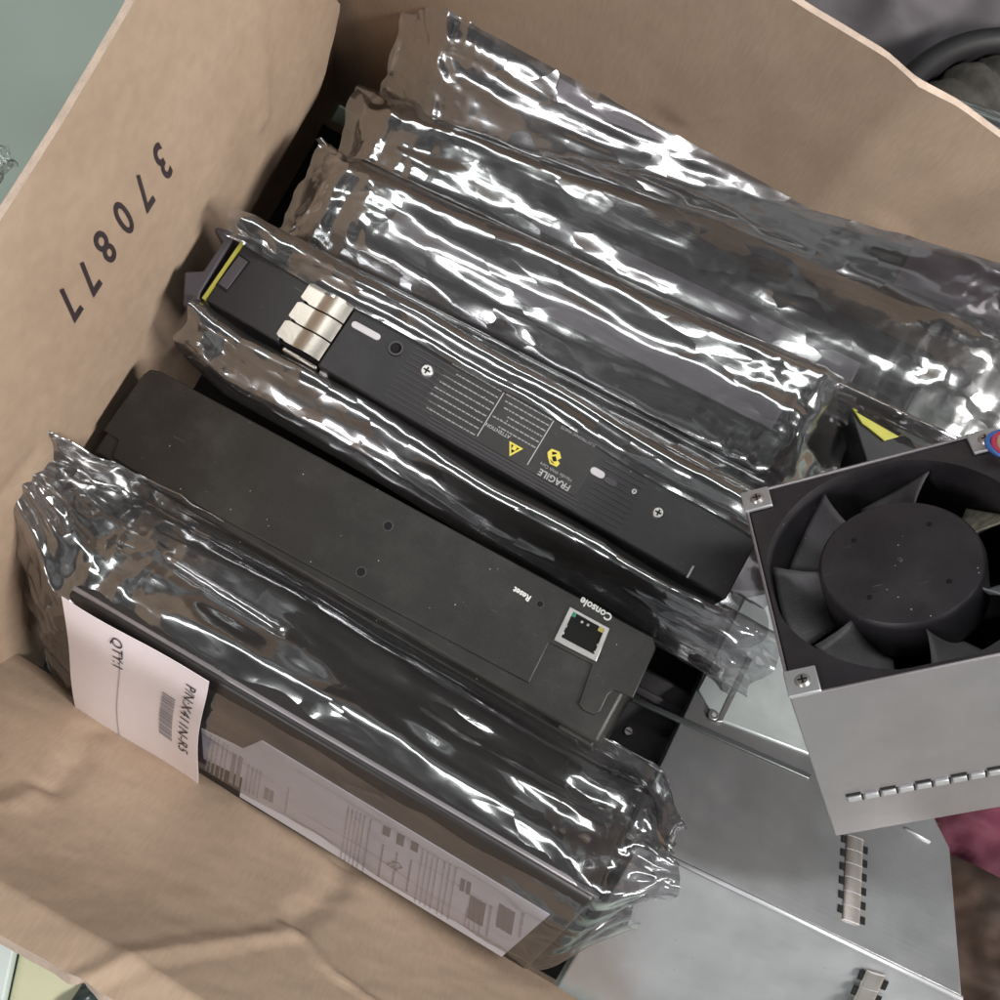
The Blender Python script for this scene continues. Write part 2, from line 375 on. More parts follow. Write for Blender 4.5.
# wall with the number: rim -> floor
wr0, wr1 = P(-250, 640, 0.10), P(200, -128, 0.10)      # rim line of that wall
nr0, nr1 = P(150, -396, 0.105), P(922, 80, 0.105)
def west(u, v):
    a = lerp(wr0, wr1, u); bot = V((a.x+0.012, a.y, FLOOR+0.003))
    p = lerp(a, bot, v)
    d = 0.004*fbm((u*1.4, v*0.9, 1.3), 1.0, 2) + 0.0003*fbm((u*6, v*5, 3.1), 1.8, 3)
    d += 0.0026*crease((u, v), (0.97, 0.0), (0.86, 0.55), 0.022) - 0.0012*crease((u, v), (0.30, 0.25), (0.10, 0.42), 0.03)
    d -= 0.002*crease((u, v), (0.03, 0.3), (0.30, 0.45), 0.04)
    return p + V((d, 0, 0.0012*fbm((u*4, 0.3, 0), 1, 2)*(1-v)))
# torn free end: (height fraction, y) of the tear
_w = west
_dn = V((0.012, 0, FLOOR-0.10)).normalized(); _n = (wr0-wr1).normalized().cross(_dn).normalized()
def on_west(px, py):
    d = ray(px, py); return CAM + d*((wr0-CAM).dot(_n)/d.dot(_n))
_tear = [(0.0, 0.150)]+[((0.10-q.z)/(0.10-FLOOR), q.y) for q in (on_west(327, 0), on_west(316, 62), on_west(308, 95), on_west(285, 118), on_west(268, 165), on_west(240, 235))]
_tear.append((1.0, _tear[-1][1]-0.02))
def tear_y(v):
    for (a, ya), (b, yb) in zip(_tear, _tear[1:]):
        if v <= b: return lerp(ya, yb, (v-a)/max(1e-6, b-a))
    return _tear[-1][1]
def west(u, v):
    p = _w(u, v); ty = tear_y(v) + 0.0016*noise.noise(V((v*26, 5.1, 0)))
    k = max(0, (u-0.55)/0.45)
    return p + V((0.004*k*k*v, (ty-lerp(wr0.y, wr1.y, 1.0))*k**2, 0))
WALLO = panel('side_wall', lambda u, v: west(1-u, v), 110, 60, 0.0028, box, CARD)
# outer ply of that wall, set back in the corner behind the torn end
panel('outer_ply', lambda u, v: V((lerp(-0.210, -0.200, u)+0.012*v+0.002*fbm((u*3, v*2, 4.4), 1, 2), lerp(0.20, 0.06, u), lerp(0.075, FLOOR+0.003, v))), 30, 20, 0.004, box, CARD)

# far wall
nr2 = P(1030, 160, 0.088)
def north(u, v):
    if u < 0.8: a = lerp(nr0, nr1, u/0.8)
    else:
        t = (u-0.8)/0.2; a = lerp(nr1, nr1+(nr2-nr1)*2.2, t)
    bot = V((a.x, a.y-0.012, FLOOR+0.003))
    p = lerp(a, bot, v)
    d = 0.003*min(1, (v+0.02)*3)*fbm((u*1.6, v*1.2, 7.3), 1.0, 2)+0.0003*fbm((u*8, v*5, 2.2), 2, 3)
    d += 0.003*crease((u, v), (0.8, 0.0), (0.62, 0.35), 0.03) - 0.002*crease((u, v), (0.9, 0.0), (0.86, 0.3), 0.03)
    return p + V((0, -d, 0))
panel('side_wall', lambda u, v: north(u, 1-v), 110, 50, 0.0028, box, CARD)

# near wall, slumped outwards and creased
sb0, sb1 = P(-110, 578, -0.10), P(640, 1035, -0.10)
sr0, sr1 = P(-294, 735, 0.062), P(330, 1110, 0.062)
_cs0 = [((0.12, 0.25), (0.38, 0.62)), ((0.22, 0.9), (0.33, 0.55)), ((0.33, 0.55), (0.40, 0.2)), ((0.60, 1.0), (0.66, 0.45)), ((0.66, 0.45), (0.62, 0.1)), ((0.40, 0.75), (0.64, 0.58)), ((0.66, 0.45), (0.90, 0.35)), ((0.2, 0.42), (0.42, 0.35))]
_cs = [((0.10, 0.15), (0.30, 0.62)), ((0.21, 0.95), (0.34, 0.50)), ((0.34, 0.50), (0.30, 0.12)), ((0.62, 1.0), (0.67, 0.45)), ((0.67, 0.45), (0.62, 0.05)), ((0.67, 0.45), (0.95, 0.62)), ((0.15, 0.72), (0.05, 0.3))]
def south(u, v):
    p = lerp(lerp(sb0, sb1, u), lerp(sr0, sr1, u), v)
    n = V((0, 0.75, 0.66))
    d = 0.009*math.sin(v*math.pi)*(-0.6) + 0.005*fbm((u*1.6, v*1.0, 9.7), 1.0, 2)+0.0005*fbm((u*9, v*6, 4.4), 1.6, 3)
    for k, (a, b) in enumerate(_cs):
        d += (0.0021 if k % 2 else -0.0020)*crease((u+0.012*noise.noise(V((u*9, v*9, 1))), v+0.03*noise.noise(V((u*9, v*9, 5)))), a, b, 0.026)
    if v > 0.9: d -= (v-0.9)*0.10
    return p + n*d
panel('side_wall', lambda u, v: south(1-u, v), 150, 80, 0.005, box, CARD)
# wall on the open side, out of the picture, and bottom
e0, e1 = V((0.42, sr1.y+0.02, -0.06)), V((0.42, nr1.y-0.03, -0.06))
panel('side_wall', lambda u, v: lerp(lerp(e0, e1, u), V((0.285, lerp(e0, e1, u).y, FLOOR+0.003)), 1-v) + V((0.003*fbm((u*3, v*2, 5), 1), 0, 0)), 30, 12, 0.004, box, CARD)
MB().box(-0.23, 0.40, sb0.y-0.03, nr1.y-0.008, FLOOR+0.001, FLOOR+0.005).build('bottom_panel', MAT['card'], box)

MB().box(-0.215, 0.36, sb0.y-0.02, nr1.y-0.016, FLOOR+0.0055, FLOOR+0.012).build('shade_sheet', plain('shade_black', (0.010, 0.009, 0.009), 0.95, bump=0.8, bscale=500, var=0.4, vscale=300), box)  # added black sheet standing in for deep shade in the gaps and corner

# number on the wall: letters follow the wall, reading down it
def wall_digits():
    dirx = (wr0-wr1).normalized()
    S = [(161, 160), (143, 191), (124, 217), (107, 247), (92, 279), (74, 306)]
    cu_pts = []
    # the wall plane through rim and floor line
    down = V((0.012, 0, FLOOR-0.10)).normalized()
    n = dirx.cross(down).normalized()
    if n.x < 0: n = -n
    vs, fs = [], []
    me_all = bpy.data.meshes.new('printed_number'); bm = bmesh.new()
    for ch, (px, py) in zip('370877', S):
        d = ray(px, py); q = CAM + d*((wr0+n*0.004-CAM).dot(n)/d.dot(n))
        cu = bpy.data.curves.new('t', 'FONT'); cu.body = ch; cu.align_x = 'CENTER'; cu.align_y = 'CENTER'; cu.size = 0.0178; cu.resolution_u = 4; cu.offset = 0.0003
        o = bpy.data.objects.new('t', cu); COL.objects.link(o)
        me = bpy.data.meshes.new_from_object(o.evaluated_get(bpy.context.evaluated_depsgraph_get()))
        bpy.data.objects.remove(o); bpy.data.curves.remove(cu)
        ex, ey = dirx, down
        T = Matrix(((ex.x, ey.x, n.x, q.x), (ex.y, ey.y, n.y, q.y), (ex.z, ey.z, n.z, q.z), (0, 0, 0, 1))) @ Matrix.Diagonal((0.80, 1.9, 1, 1))
        me.transform(T); bm.from_mesh(me); bpy.data.meshes.remove(me)
    bmesh.ops.triangulate(bm, faces=bm.faces[:])
    bmesh.ops.subdivide_edges(bm, edges=bm.edges[:], cuts=1, use_grid_fill=True)
    # drape on the wall surface: look along -x on to the wall for each vertex
    from mathutils.bvhtree import BVHTree
    tree = BVHTree.FromPolygons([tuple(v.co) for v in WALLO.data.vertices], [tuple(p.vertices) for p in WALLO.data.polygons])
    for v in bm.verts:
        hit = tree.ray_cast(V((0, v.co.y, v.co.z)), V((-1, 0, 0)))[0]
        if hit is not None: v.co.x = hit.x+0.0004
    bm.to_mesh(me_all); bm.free()
    o = finish('printed_number', me_all, MAT['ink'], box)
    o['label'] = 'black stamped number 370877'
wall_digits()

# ------------------------------------------------------------------ films
def loop_pts(w, d, gap, npow, nseg, fin=None, cy=None, cz=None):
    """closed section round a w x d content (y 0..w, z -d..0) ; optional fin = (angle, length, lean)"""
    cy = w/2 if cy is None else cy; cz = -d/2 if cz is None else cz
    a, b = w/2+gap, d/2+gap
    out = []
    K = 240
    for i in range(K):
        th = 2*math.pi*i/K - math.pi/2
        c, s = math.cos(th), math.sin(th)
        y = cy + a*math.copysign(abs(c)**(2/npow), c); z = cz + b*math.copysign(abs(s)**(2/npow), s)
        out.append(V((y, z)))
        if fin and abs(th-fin[0]) <= math.pi/K + 1e-9:
            base = V((y, z)); dr = V((math.cos(fin[2]), math.sin(fin[2]))); pr = V((-dr.y, dr.x))
            m = 10
            for k in range(1, m+1): out.append(base + dr*fin[1]*k/m - pr*0.0003)
            for k in range(m, 0, -1): out.append(base + dr*fin[1]*k/m + pr*0.0003)
    out.append(out[0].copy())
    # resample
    ln = [0]
    for i in range(1, len(out)): ln.append(ln[-1]+(out[i]-out[i-1]).length)
    res = []; k = 0
    for i in range(nseg):
        s = ln[-1]*i/nseg
        while ln[k+1] < s: k += 1
        t = (s-ln[k])/max(1e-9, ln[k+1]-ln[k]); res.append(out[k].lerp(out[k+1], t))
    return res

def bag(name, label, fr, w, d, x0, x1, tail0, tail1, mat, group=None, gap=0.0036, npow=5.0, nx=230, ns=150, fin=None, seed=0.0,
        amp=0.0022, crump=0.004, tz0=0.0, tz1=0.0, ty0=0.0, ty1=0.0, lenfold=1.0, root=None, tailflat=0.25, widen=1.12, widen1=None, taper=0.0, mat2=None):
    X0, X1 = x0-tail0, x1+tail1
    sec = loop_pts(w, d, gap, npow, ns, fin)
    cy, cz = w/2, -d/2
    vs, fs = [], []
    per = 2*(w+d)
    for i in range(nx+1):
        x = X0+(X1-X0)*i/nx
        e0 = max(0, (x0-x)/tail0) if tail0 else 0; e1 = max(0, (x-x1)/tail1) if tail1 else 0
        e = max(e0, e1); es = e*e*(3-2*e)
        sz = 1-(1-tailflat)*es; sy = 1+((widen if (e0 > 0 or widen1 is None) else widen1)-1)*es
        tp = 1+taper*max(0, x/x1)
        oz = tz0*es if e0 > 0 else tz1*es; oy = ty0*es if e0 > 0 else ty1*es
        near = max(0, 1-min(abs(x-x0), abs(x-x1))/0.035)
        for k, q in enumerate(sec):
            y = (cy+(q.x-cy)*sy)*tp+oy; z = cz+(q.y-cz)*sz+oz
            s = k/ns*per
            nv = V((q.x-cy, (q.y-cz)*1.2)); nv = nv.normalized() if nv.length > 1e-6 else V((0, 1))
            # long tension folds
            f1 = noise.noise(V((x*6+seed, q.x*75+noise.noise(V((x*22, q.x*30, seed)))*0.8, q.y*60+seed*3)))
            f2 = abs(noise.noise(V((x*26+seed, q.x*120, q.y*120-seed))))
            f3 = 0.35-abs(noise.noise(V((x*7+seed*2+q.x*9, q.x*70, q.y*70+seed))))
            dd = amp*(0.95*f1*lenfold + 0.45*(0.4-f2) + 0.9*f3)
            c3 = V((x*70, q.x*70+seed*5, q.y*70))
            cr = 0.55-abs(noise.noise(c3))*1.6 + 0.5*(0.4-abs(noise.noise(c3*2.3+V((7, 3, 1))))*1.3)
            dd += crump*cr*(0.035+0.40*near+0.70*es)
            if e > 0:
                dd += 0.006*es*noise.noise(V((x*28, q.x*35+seed, q.y*35)))
            y += nv.x*dd; z += nv.y*dd
            xx = x + (0.006*noise.noise(V((q.x*24+seed, q.y*24, 3)))+0.0011*noise.noise(V((q.x*140+seed, q.y*140, 6))))*(e if e > 0 else 0) * 2
            vs.append((xx, y, z))
    for i in range(nx):
        for k in range(ns):
            a = i*ns+k; b = i*ns+(k+1) % ns
            fs.append((a, a+ns, b+ns, b))
    me = bpy.data.meshes.new(name); me.from_pydata(vs, [], fs)
    if root is None:
        root = bpy.data.objects.new(name, me); COL.objects.link(root); root.matrix_world = fr.M
        me.materials.append(mat)
        if mat2 is not None:
            me.materials.append(mat2)
            flag = [q.y > -0.0015 for q in sec]
            for n_, p in enumerate(me.polygons):
                if flag[n_ % ns]: p.material_index = 1
        for p in me.polygons: p.use_smooth = True
        tag(root, label, 'bag', group)
        return root
    return finish(name, me, mat, root, smooth=True)

BAGS = 'silvery see-through antistatic bags'

# ------------------------------------------------------------------ module with the console port
F1 = Frame((86, 452), -0.047, (598, 748), 0.012, (150, 369), -0.047)
def console_module():
    L, W = F1.L, F1.W
    t = thing('network_module', 'plain matte black module with a Console port and Reset hole on top', 'module', F1.M, (L/2, W/2, -0.055))
    q = lambda *p: [F1.loc2(*a, 0.0) for a in p]
    MB().box(0.002, L-0.001, 0.001, W-0.001, -0.085, -0.0012).build('body', MAT['black'], t, bevel=0.0018)
    # raised top cover with tongue shaped right end
    pts = q((103, 430), (118, 440), (112, 457), (128, 468), (330, 577), (529, 683), (549, 642), (592, 664), (578, 704), (583, 710), (593, 715), (600, 712), (608, 695), (614, 690), (633, 698), (656, 648), (654, 638), (160, 371), (150, 369), (143, 374))
    MB().prism(pts, -0.0022, -0.0002).build('cover_plate', MAT['black'], t, bevel=0.0005)
    # lower side flange
    MB().box(0.004, L*0.965, -0.0016, 0.003, -0.05, -0.009).build('side_flange', MAT['black'], t, bevel=0.0006)
    MB().box(L*0.93, L*0.99, -0.0009, 0.002, -0.05, -0.004).build('corner_bracket', MAT['black'], t, bevel=0.0006)
    # socket
    o4 = q((570, 607), (610, 629), (596, 662), (554, 640))
    c = (sum(p[0] for p in o4)/4, sum(p[1] for p in o4)/4)
    fr = MB().ring(o4, [(c[0]+(x-c[0])*0.78, c[1]+(y-c[1])*0.76+0.0006) for x, y in o4], -0.0004, 0.0007).build('console_port', MAT['chrome'], t, bevel=0.0002)
    MB().prism([(c[0]+(x-c[0])*0.80, c[1]+(y-c[1])*0.80) for x, y in o4], -0.0001, 0.00012).build('socket_cavity', MAT['hole'], fr)
    def small(px, py, w, h, m, nm, z=0.00045):
        x, y = F1.loc2(px, py)
        MB().box(x-w/2, x+w/2, y-h/2, y+h/2, 0.0, z).build(nm, m, fr, bevel=0.0002)
    small(573, 614, 0.0028, 0.0022, MAT['glass_green'], 'green_light')
    small(602, 630, 0.0032, 0.0022, MAT['glass_yellow'], 'yellow_light')
    for px, py in ((563, 633), (566, 626), (598, 645), (595, 652), (582, 622), (588, 625)):
        small(px, py, 0.0011, 0.0011, MAT['chrome'], 'contact_tab', 0.0005)
    for px, py, r in ((388, 526, 0.0019), (361, 572, 0.0019), (540, 604, 0.0013)):
        x, y = F1.loc2(px, py)
        ob = MB().cyl(x, y, -0.0006, 0.00006, r, 18).build('screw_hole', MAT['hole'], t)
        MB().ring([(x+(r+0.0004)*math.cos(a*math.pi/9), y+(r+0.0004)*math.sin(a*math.pi/9)) for a in range(18)], [(x+r*math.cos(a*math.pi/9), y+r*math.sin(a*math.pi/9)) for a in range(18)], -0.0006, 0.00015).build('hole_rim', MAT['plum'], ob)
    x, y = F1.loc2(600, 610); x2, y2 = F1.loc2(530, 595)
    a = math.atan2(*(lambda p0, p1: (p0[1]-p1[1], p0[0]-p1[0]))(F1.loc2(586, 602), F1.loc2(609, 616)))
    x, y = F1.loc2(596, 609)
    text_mesh('printed_word', 'Console', MAT['white'], t, x, y, 0.0001, 0.0044, a, bold=0.00012)
    x, y = F1.loc2(522, 594)
    text_mesh('printed_word', 'Reset', MAT['white'], t, x, y, 0.0001, 0.0036, a, bold=0.00010)
    return t
console_module()

# ------------------------------------------------------------------ module with the FRAGILE label
F2 = Frame((203, 299), -0.030, (690, 578), -0.006, (237, 237), -0.030)
def fragile_module():
    L, W = F2.L, F2.W
    t = thing('power_module', 'long black module with a yellow edged latch, nickel springs and a FRAGILE label', 'module', F2.M, (L/2, W/2, -0.05))
    l2 = F2.loc2
    xh = l2(285, 330)[0]; xb = l2(334, 340)[0]
    MB().box(0.0012, xh, 0, W, -0.048, 0).build('head', MAT['black2'], t, bevel=0.0008)
    MB().box(xh, xb, 0.001, W-0.001, -0.046, -0.003).build('neck', MAT['black2'], t)
    MB().box(xb, L*1.07, -0.0005, W+0.0005, -0.095, 0.0002).build('body', MAT['black2'], t, bevel=0.0008)
    # latch
    pts = [l2(*p) for p in ((236, 232), (200, 292), (196, 312), (182, 304), (184, 271), (203, 270), (222, 241), (213, 229), (217, 226))]
    MB().prism(pts, -0.03, -0.0006).build('latch', MAT['plum'], t, bevel=0.0008)
    MB().box(-0.0005, 0.0011, 0.0, W, -0.010, 0.0005).build('yellow_strip', MAT['yellow'], t)
    a, b, c, d = [l2(*p) for p in ((214, 284), (226, 293), (251, 262), (239, 253))]
    rc = MB().prism([a, b, c, d], -0.0006, 0.00008).build('recess', MAT['hole'], t)
    a, b, c, d = [l2(*p) for p in ((218, 284), (227, 290), (248, 262), (239, 256))]
    MB().prism([a, b, c, d], -0.0006, 0.0007).build('window', MAT['plum'], rc, bevel=0.0003)
    # spring contacts: bent strips across the neck
    y0 = 0.0012; sw = (W-0.0024)/3
    for i in range(3):
        prof = []
        off = [0.001, 0.0005, 0.0][i]*0
        for k in range(15):
            s = k/14; x = lerp(xh-0.0022, xb-0.0004, s)
            z = 0.0006+0.0017*max(0, math.sin((s-0.42)/0.58*math.pi))**0.7 if s > 0.42 else 0.0006+0.0005*s
            prof.append((x, z))
        mb = MB(); vs = []; fs = []
        for k, (x, z) in enumerate(prof):
            inset = 0.0016 if k == 0 else (0.0004 if k > 2 else 0.001)
            ya, yb = y0+i*sw+inset, y0+(i+1)*sw-0.0004-(0.001 if k == 0 else 0)
            vs += [(x, ya, z), (x, yb, z), (x, yb, z-0.0004), (x, ya, z-0.0004)]
            if k:
                n = 4*k
                fs += [(n-4, n, n+1, n-3), (n-3, n+1, n+2, n-2), (n-2, n+2, n+3, n-1), (n-1, n+3, n, n-4)]
        fs += [(0, 1, 2, 3), (len(vs)-1, len(vs)-2, len(vs)-3, len(vs)-4)]
        mb.add(vs, fs).build('spring_contact', MAT['nickel'], t, smooth=True).data.set_sharp_from_angle(angle=math.radians(24))
    # side spring strips
    for i in range(2):
        z1 = -0.004-i*0.011
        MB().box(xh+0.002, xb-0.001, -0.0016, 0.0008, z1-0.008, z1).build('spring_contact', MAT['nickel'], t, bevel=0.0008)
    MB().box(xb+0.0005, xb+0.004, -0.0019, -0.0003, -0.022, -0.005).build('side_tab', MAT['slot'], t, bevel=0.0006)
    # slots
    def capsule(p, q, r, nm, mat, z=0.0007):
        A, B = V(l2(*p)), V(l2(*q)); dr = (B-A).normalized(); an = math.atan2(dr.y, dr.x)
        pts = [(B.x+r*math.cos(an-math.pi/2+k*math.pi/8), B.y+r*math.sin(an-math.pi/2+k*math.pi/8)) for k in range(9)] + \
              [(A.x+r*math.cos(an+math.pi/2+k*math.pi/8), A.y+r*math.sin(an+math.pi/2+k*math.pi/8)) for k in range(9)]
        return MB().prism(pts, -0.0003, z).build(nm, mat, t, bevel=0.0002)
    capsule((355, 325), (377, 337), 0.0016, 'slot', MAT['slot'])
    capsule((594, 471), (601, 475), 0.0017, 'slot', MAT['slot'])
    capsule((607, 480), (614, 484), 0.0015, 'slot', MAT['plum'])
    x, y = l2(396, 349)
    h = MB().ring([(x+0.0034*math.cos(a*math.pi/12), y+0.0034*math.sin(a*math.pi/12)) for a in range(24)], [(x+0.0026*math.cos(a*math.pi/12), y+0.0026*math.sin(a*math.pi/12)) for a in range(24)], 0, 0.0014).build('grommet', MAT['plum'], t)
    MB().cyl(x, y, 0, 0.0004, 0.0026).build('bore', MAT['hole'], h)
    def screw(px, py, r):
        x, y = l2(px, py)
        s = MB().cyl(x, y, 0, 0.0012, r, 24, r*0.75).build('screw', MAT['chrome'], t, bevel=0.0002)
        MB().box(x-r*0.5, x+r*0.5, y-r*0.12, y+r*0.12, 0.0010, 0.00125).box(x-r*0.12, x+r*0.12, y-r*0.5, y+r*0.5, 0.0010, 0.00128).build('screw_slot', MAT['hole'], s)
    screw(427, 371, 0.0034); screw(658, 513, 0.0030); screw(634, 492, 0.0016)
    # fine ribs beside and below the label
    def ribs(px0, px1, y_lo, y_hi, n):
        for k in range(n):
            y = lerp(y_lo, y_hi, k/(n-1))*W
            MB().box(l2(*px0)[0], l2(*px1)[0], y-0.00022, y+0.00022, 0, 0.0006).build('rib', MAT['plum'], t)
    ribs((388, 390), (432, 415), 0.10, 0.88, 11)
    ribs((588, 490), (628, 515), 0.10, 0.80, 10)
    ribs((432, 415), (588, 490), 0.04, 0.14, 3)
    # label panel
    xa, xz = l2(430, 388)[0], l2(588, 473)[0]; ya, yz = 0.17*W, 0.98*W
    lab = MB().box(xa, xz, ya, yz, 0.0001, 0.00045).build('warning_label', MAT['black'], t, bevel=0.0003)
    x1, x2 = lerp(xa, xz, 0.37), lerp(xa, xz, 0.69); zt = 0.00047
    MB().box(x1-0.0002, x1+0.0002, ya+0.002, yz-0.0015, 0.0004, 0.0006).build('divider', MAT['greyprint'], lab)
    MB().box(x2-0.0002, x2+0.0002, ya+0.002, yz-0.0015, 0.0004, 0.0006).build('divider', MAT['greyprint'], lab)
    def lines(xs, xe, ys, ye, n, h, mat):
        mb = MB()
        for k in range(n):
            y = lerp(ys, ye, k/max(1, n-1)); x = xe
            stop = xs+(xe-xs)*random.choice((0, 0, 0.05, 0.2))
            while x > stop+0.0008:
                w = random.uniform(0.0007, 0.0026); w = min(w, x-stop)
                mb.box(x-w, x, y-h/2, y+h/2, 0.0004, zt+0.00006); x -= w+0.00045
        mb.build('small_print', mat, lab)
    # text block reading away from the port end, i.e. upside down here
    def col(xs, xe, n, ys, ye): lines(xs, xe, ys, ye, n, 0.00055, MAT['paleprint'])
    col(xa+0.0015, x1-0.0012, 8, ya+0.002, yz-0.0016)
    col(x1+0.0012, x2-0.0008, 6, ya+0.0105, yz-0.0016)
    # attention heading, triangle, FRAGILE and hand mark
    text_mesh('printed_word', 'ATTENTION', MAT['greyprint'], lab, x1+0.0065, ya+0.0088, zt+0.0001, 0.0022, math.pi)
    cx, cy = l2(515, 450)
    cx, cy = l2(514, 449); r = 0.0040
    tri = [(cx+r*math.cos(math.pi*1.5+k*2.094), cy+r*math.sin(math.pi*1.5+k*2.094)) for k in range(3)]
    tr = MB().prism(tri, 0.0004, 0.00062).build('warning_triangle', MAT['yellowprint'], lab)
    r *= 0.6; tri2 = [(cx+r*math.cos(math.pi*1.5+k*2.094), cy+r*math.sin(math.pi*1.5+k*2.094)) for k in range(3)]
    MB().prism(tri2, 0.0005, 0.0007).build('triangle_centre', MAT['hole'], tr)
    MB().box(cx-0.0009, cx+0.0009, cy-0.0007, cy+0.0011, 0.0006, 0.00078).build('hand_mark', MAT['yellowprint'], tr)
    text_mesh('printed_word', 'FRAGILE', MAT['greyprint'], lab, (x2+xz)/2+0.0012, ya+0.0022, zt+0.0001, 0.0042, math.pi, bold=0.00005)
    text_mesh('printed_word', 'Handle With Care', MAT['paleprint'], lab, (x2+xz)/2, ya+0.0056, zt+0.0001, 0.0021, math.pi)
    cx, cy = l2(554, 459)
    def ic(pts, s=0.0052): return [(cx+x*s, cy+y*s) for x, y in pts]
    im = MB().prism(ic([(-0.55, -0.1), (-0.1, -0.55), (0.55, -0.5), (0.62, -0.1), (0.3, 0.05), (0.5, 0.35), (0.1, 0.75), (-0.6, 0.65), (-0.75, 0.2)]), 0.0004, 0.00062).build('hands_and_cube_mark', MAT['yellowprint'], lab)
    for pts in ([(-0.25, 0.05), (0.05, -0.25), (0.32, -0.08), (0.02, 0.25)], [(-0.45, 0.45), (-0.3, 0.2), (0.0, 0.45), (-0.05, 0.56)], [(-0.3, -0.2), (0.0, -0.42), (0.3, -0.38), (0.0, -0.3)]):
        MB().prism(ic(pts), 0.0005, 0.0007).build('mark_gap', MAT['hole'], im)
    text_mesh('printed_word', 'ELECTRONIC PARTS', MAT['paleprint'], lab, (x2+xz)/2+0.0005, yz-0.0022, zt+0.0001, 0.0019, math.pi)
    # dim far end
    x, y = l2(690, 572)
    MB().box(x-0.0005, x+0.0006, y-0.003, y+0.003, 0, 0.0012).build('silver_pin', MAT['chrome'], t, bevel=0.0003)
    return t
fragile_module()

# open bag pulled down round that module: a U of film
def open_bag():
    L, W = F2.L, F2.W
    X0, X1 = F2.loc2(150, 310)[0]+0.012, F2.loc2(745, 600)[0]+0.02
    nx, ns = 260, 150
    # (y, z) of the section: inner lip, over ridge, down, under, up, over ridge, flap on far side
    sec0 = [(-0.0012, -0.012), (-0.004, -0.004), (-0.009, -0.002), (-0.016, -0.008), (-0.024, -0.012), (-0.030, -0.020), (-0.024, -0.050), (W*0.5, -0.053),
            (W+0.012, -0.045), (W+0.017, -0.012), (W+0.013, 0.0035), (W+0.008, 0.006), (W+0.003, 0.003), (W+0.0009, 0.0006), (W-0.0025, 0.0010)]
    pts = [V(p) for p in sec0]; ln = [0]
    for i in range(1, len(pts)): ln.append(ln[-1]+(pts[i]-pts[i-1]).length)
    sec = []; k = 0
    for i in range(ns+1):
        s = min(ln[-1]*i/ns, ln[-1]-1e-9)
        while ln[k+1] < s: k += 1
        sec.append(pts[k].lerp(pts[k+1], (s-ln[k])/(ln[k+1]-ln[k])))
    for _ in range(3): sec = [sec[0]]+[(sec[i-1]+sec[i]*2+sec[i+1])/4 for i in range(1, ns)]+[sec[-1]]
    vs, fs = [], []
    for i in range(nx+1):
        x = lerp(X0, X1, i/nx)
        end = max(0, 1-min(x-X0, X1-x)/0.03)
        for k, q in enumerate(sec):
            tip = max(0, 1-min(k, ns-k)/(ns*0.30))
            c = V((x*34, q.x*46, q.y*46+4))
            f = noise.noise(V((x*12, q.x*80, q.y*80)))*0.0030 + (0.45-abs(noise.noise(c))*1.5)*0.0022*(0.3+2*end) + (0.4-abs(noise.noise(c*2.6))*1.4)*0.0010*(0.3+2*end)
            up = V((0, 1)) if tip > 0 else V((1 if q.x > W/2 else -1, 0.2))
            wob = noise.noise(V((x*16, 9.1 if q.x > W/2 else 2.2, 0)))*0.0045*tip
            y, z = q.x+up.x*f+wob, q.y+up.y*f
            if -0.0005 < y < W+0.0006 and z < 0.0008 and z > -0.045:
                if q.x < W/2: y = min(y, -0.0006)
                else: z = max(z, 0.0008)
            if end > 0 and x < X0+0.04:
                z += end*0.004*noise.noise(V((q.x*40, x*40, 8)))+end*0.006; y += (W/2-y)*0.12*end
            vs.append((x+0.012*end*noise.noise(V((q.x*60, q.y*60, 1))), y, z))
    for i in range(nx):
        for k in range(ns):
            a = i*(ns+1)+k; fs.append((a, a+ns+1, a+ns+2, a+1))
    me = bpy.data.meshes.new('antistatic_bag'); me.from_pydata(vs, [], fs)
    for p in me.polygons: p.use_smooth = True
    me.materials.append(MAT['film'])
    o = bpy.data.objects.new('antistatic_bag', me); COL.objects.link(o); o.matrix_world = F2.M
    tag(o, 'torn open silvery antistatic bag lying round the sides of the FRAGILE module', 'bag', BAGS)
open_bag()

# ------------------------------------------------------------------ three bagged modules by the far wall
def plain_module(fr, w, d, L, label, extra=None, name='bagged_module'):
    t = thing(name, label, 'module', fr.M, (L/2, w/2, -d), 'modules sealed in antistatic bags')
    MB().box(0, L, 0, w, -d, 0).build('body', MAT['black2'], t, bevel=0.002)
    if extra: extra(t)
    return t

FA = Frame((425, 130), -0.050, (990, 352), -0.004, (512, -42), 0.010)
def xa(t):
    L, W = FA.L, FA.W
    MB().box(L*0.20, L*0.80, W*0.40, W*0.80, -0.001, 0.0012).build('metal_plate', MAT['silver'], t, bevel=0.0006)
    MB().box(L*0.82, L*0.995, W*0.15, W*0.98, -0.001, 0.0008).build('purple_sticker', plain('purple_sticker', (0.09, 0.068, 0.085), 0.5, var=0.2, vscale=30), t)
plain_module(FA, FA.W, 0.060, FA.L, 'bagged dark module with a metal plate and purple sticker by the far cardboard wall', xa)
bag('antistatic_bag', 'large crinkled antistatic bag nearest the far cardboard wall, with bright white glare', FA, FA.W, 0.060, 0, FA.L, 0.030, 0.02, MAT['film'], BAGS, seed=1.7, fin=(math.pi/2-0.75, 0.012, 1.9), tz0=0.012, ty0=0.016, amp=0.0026)

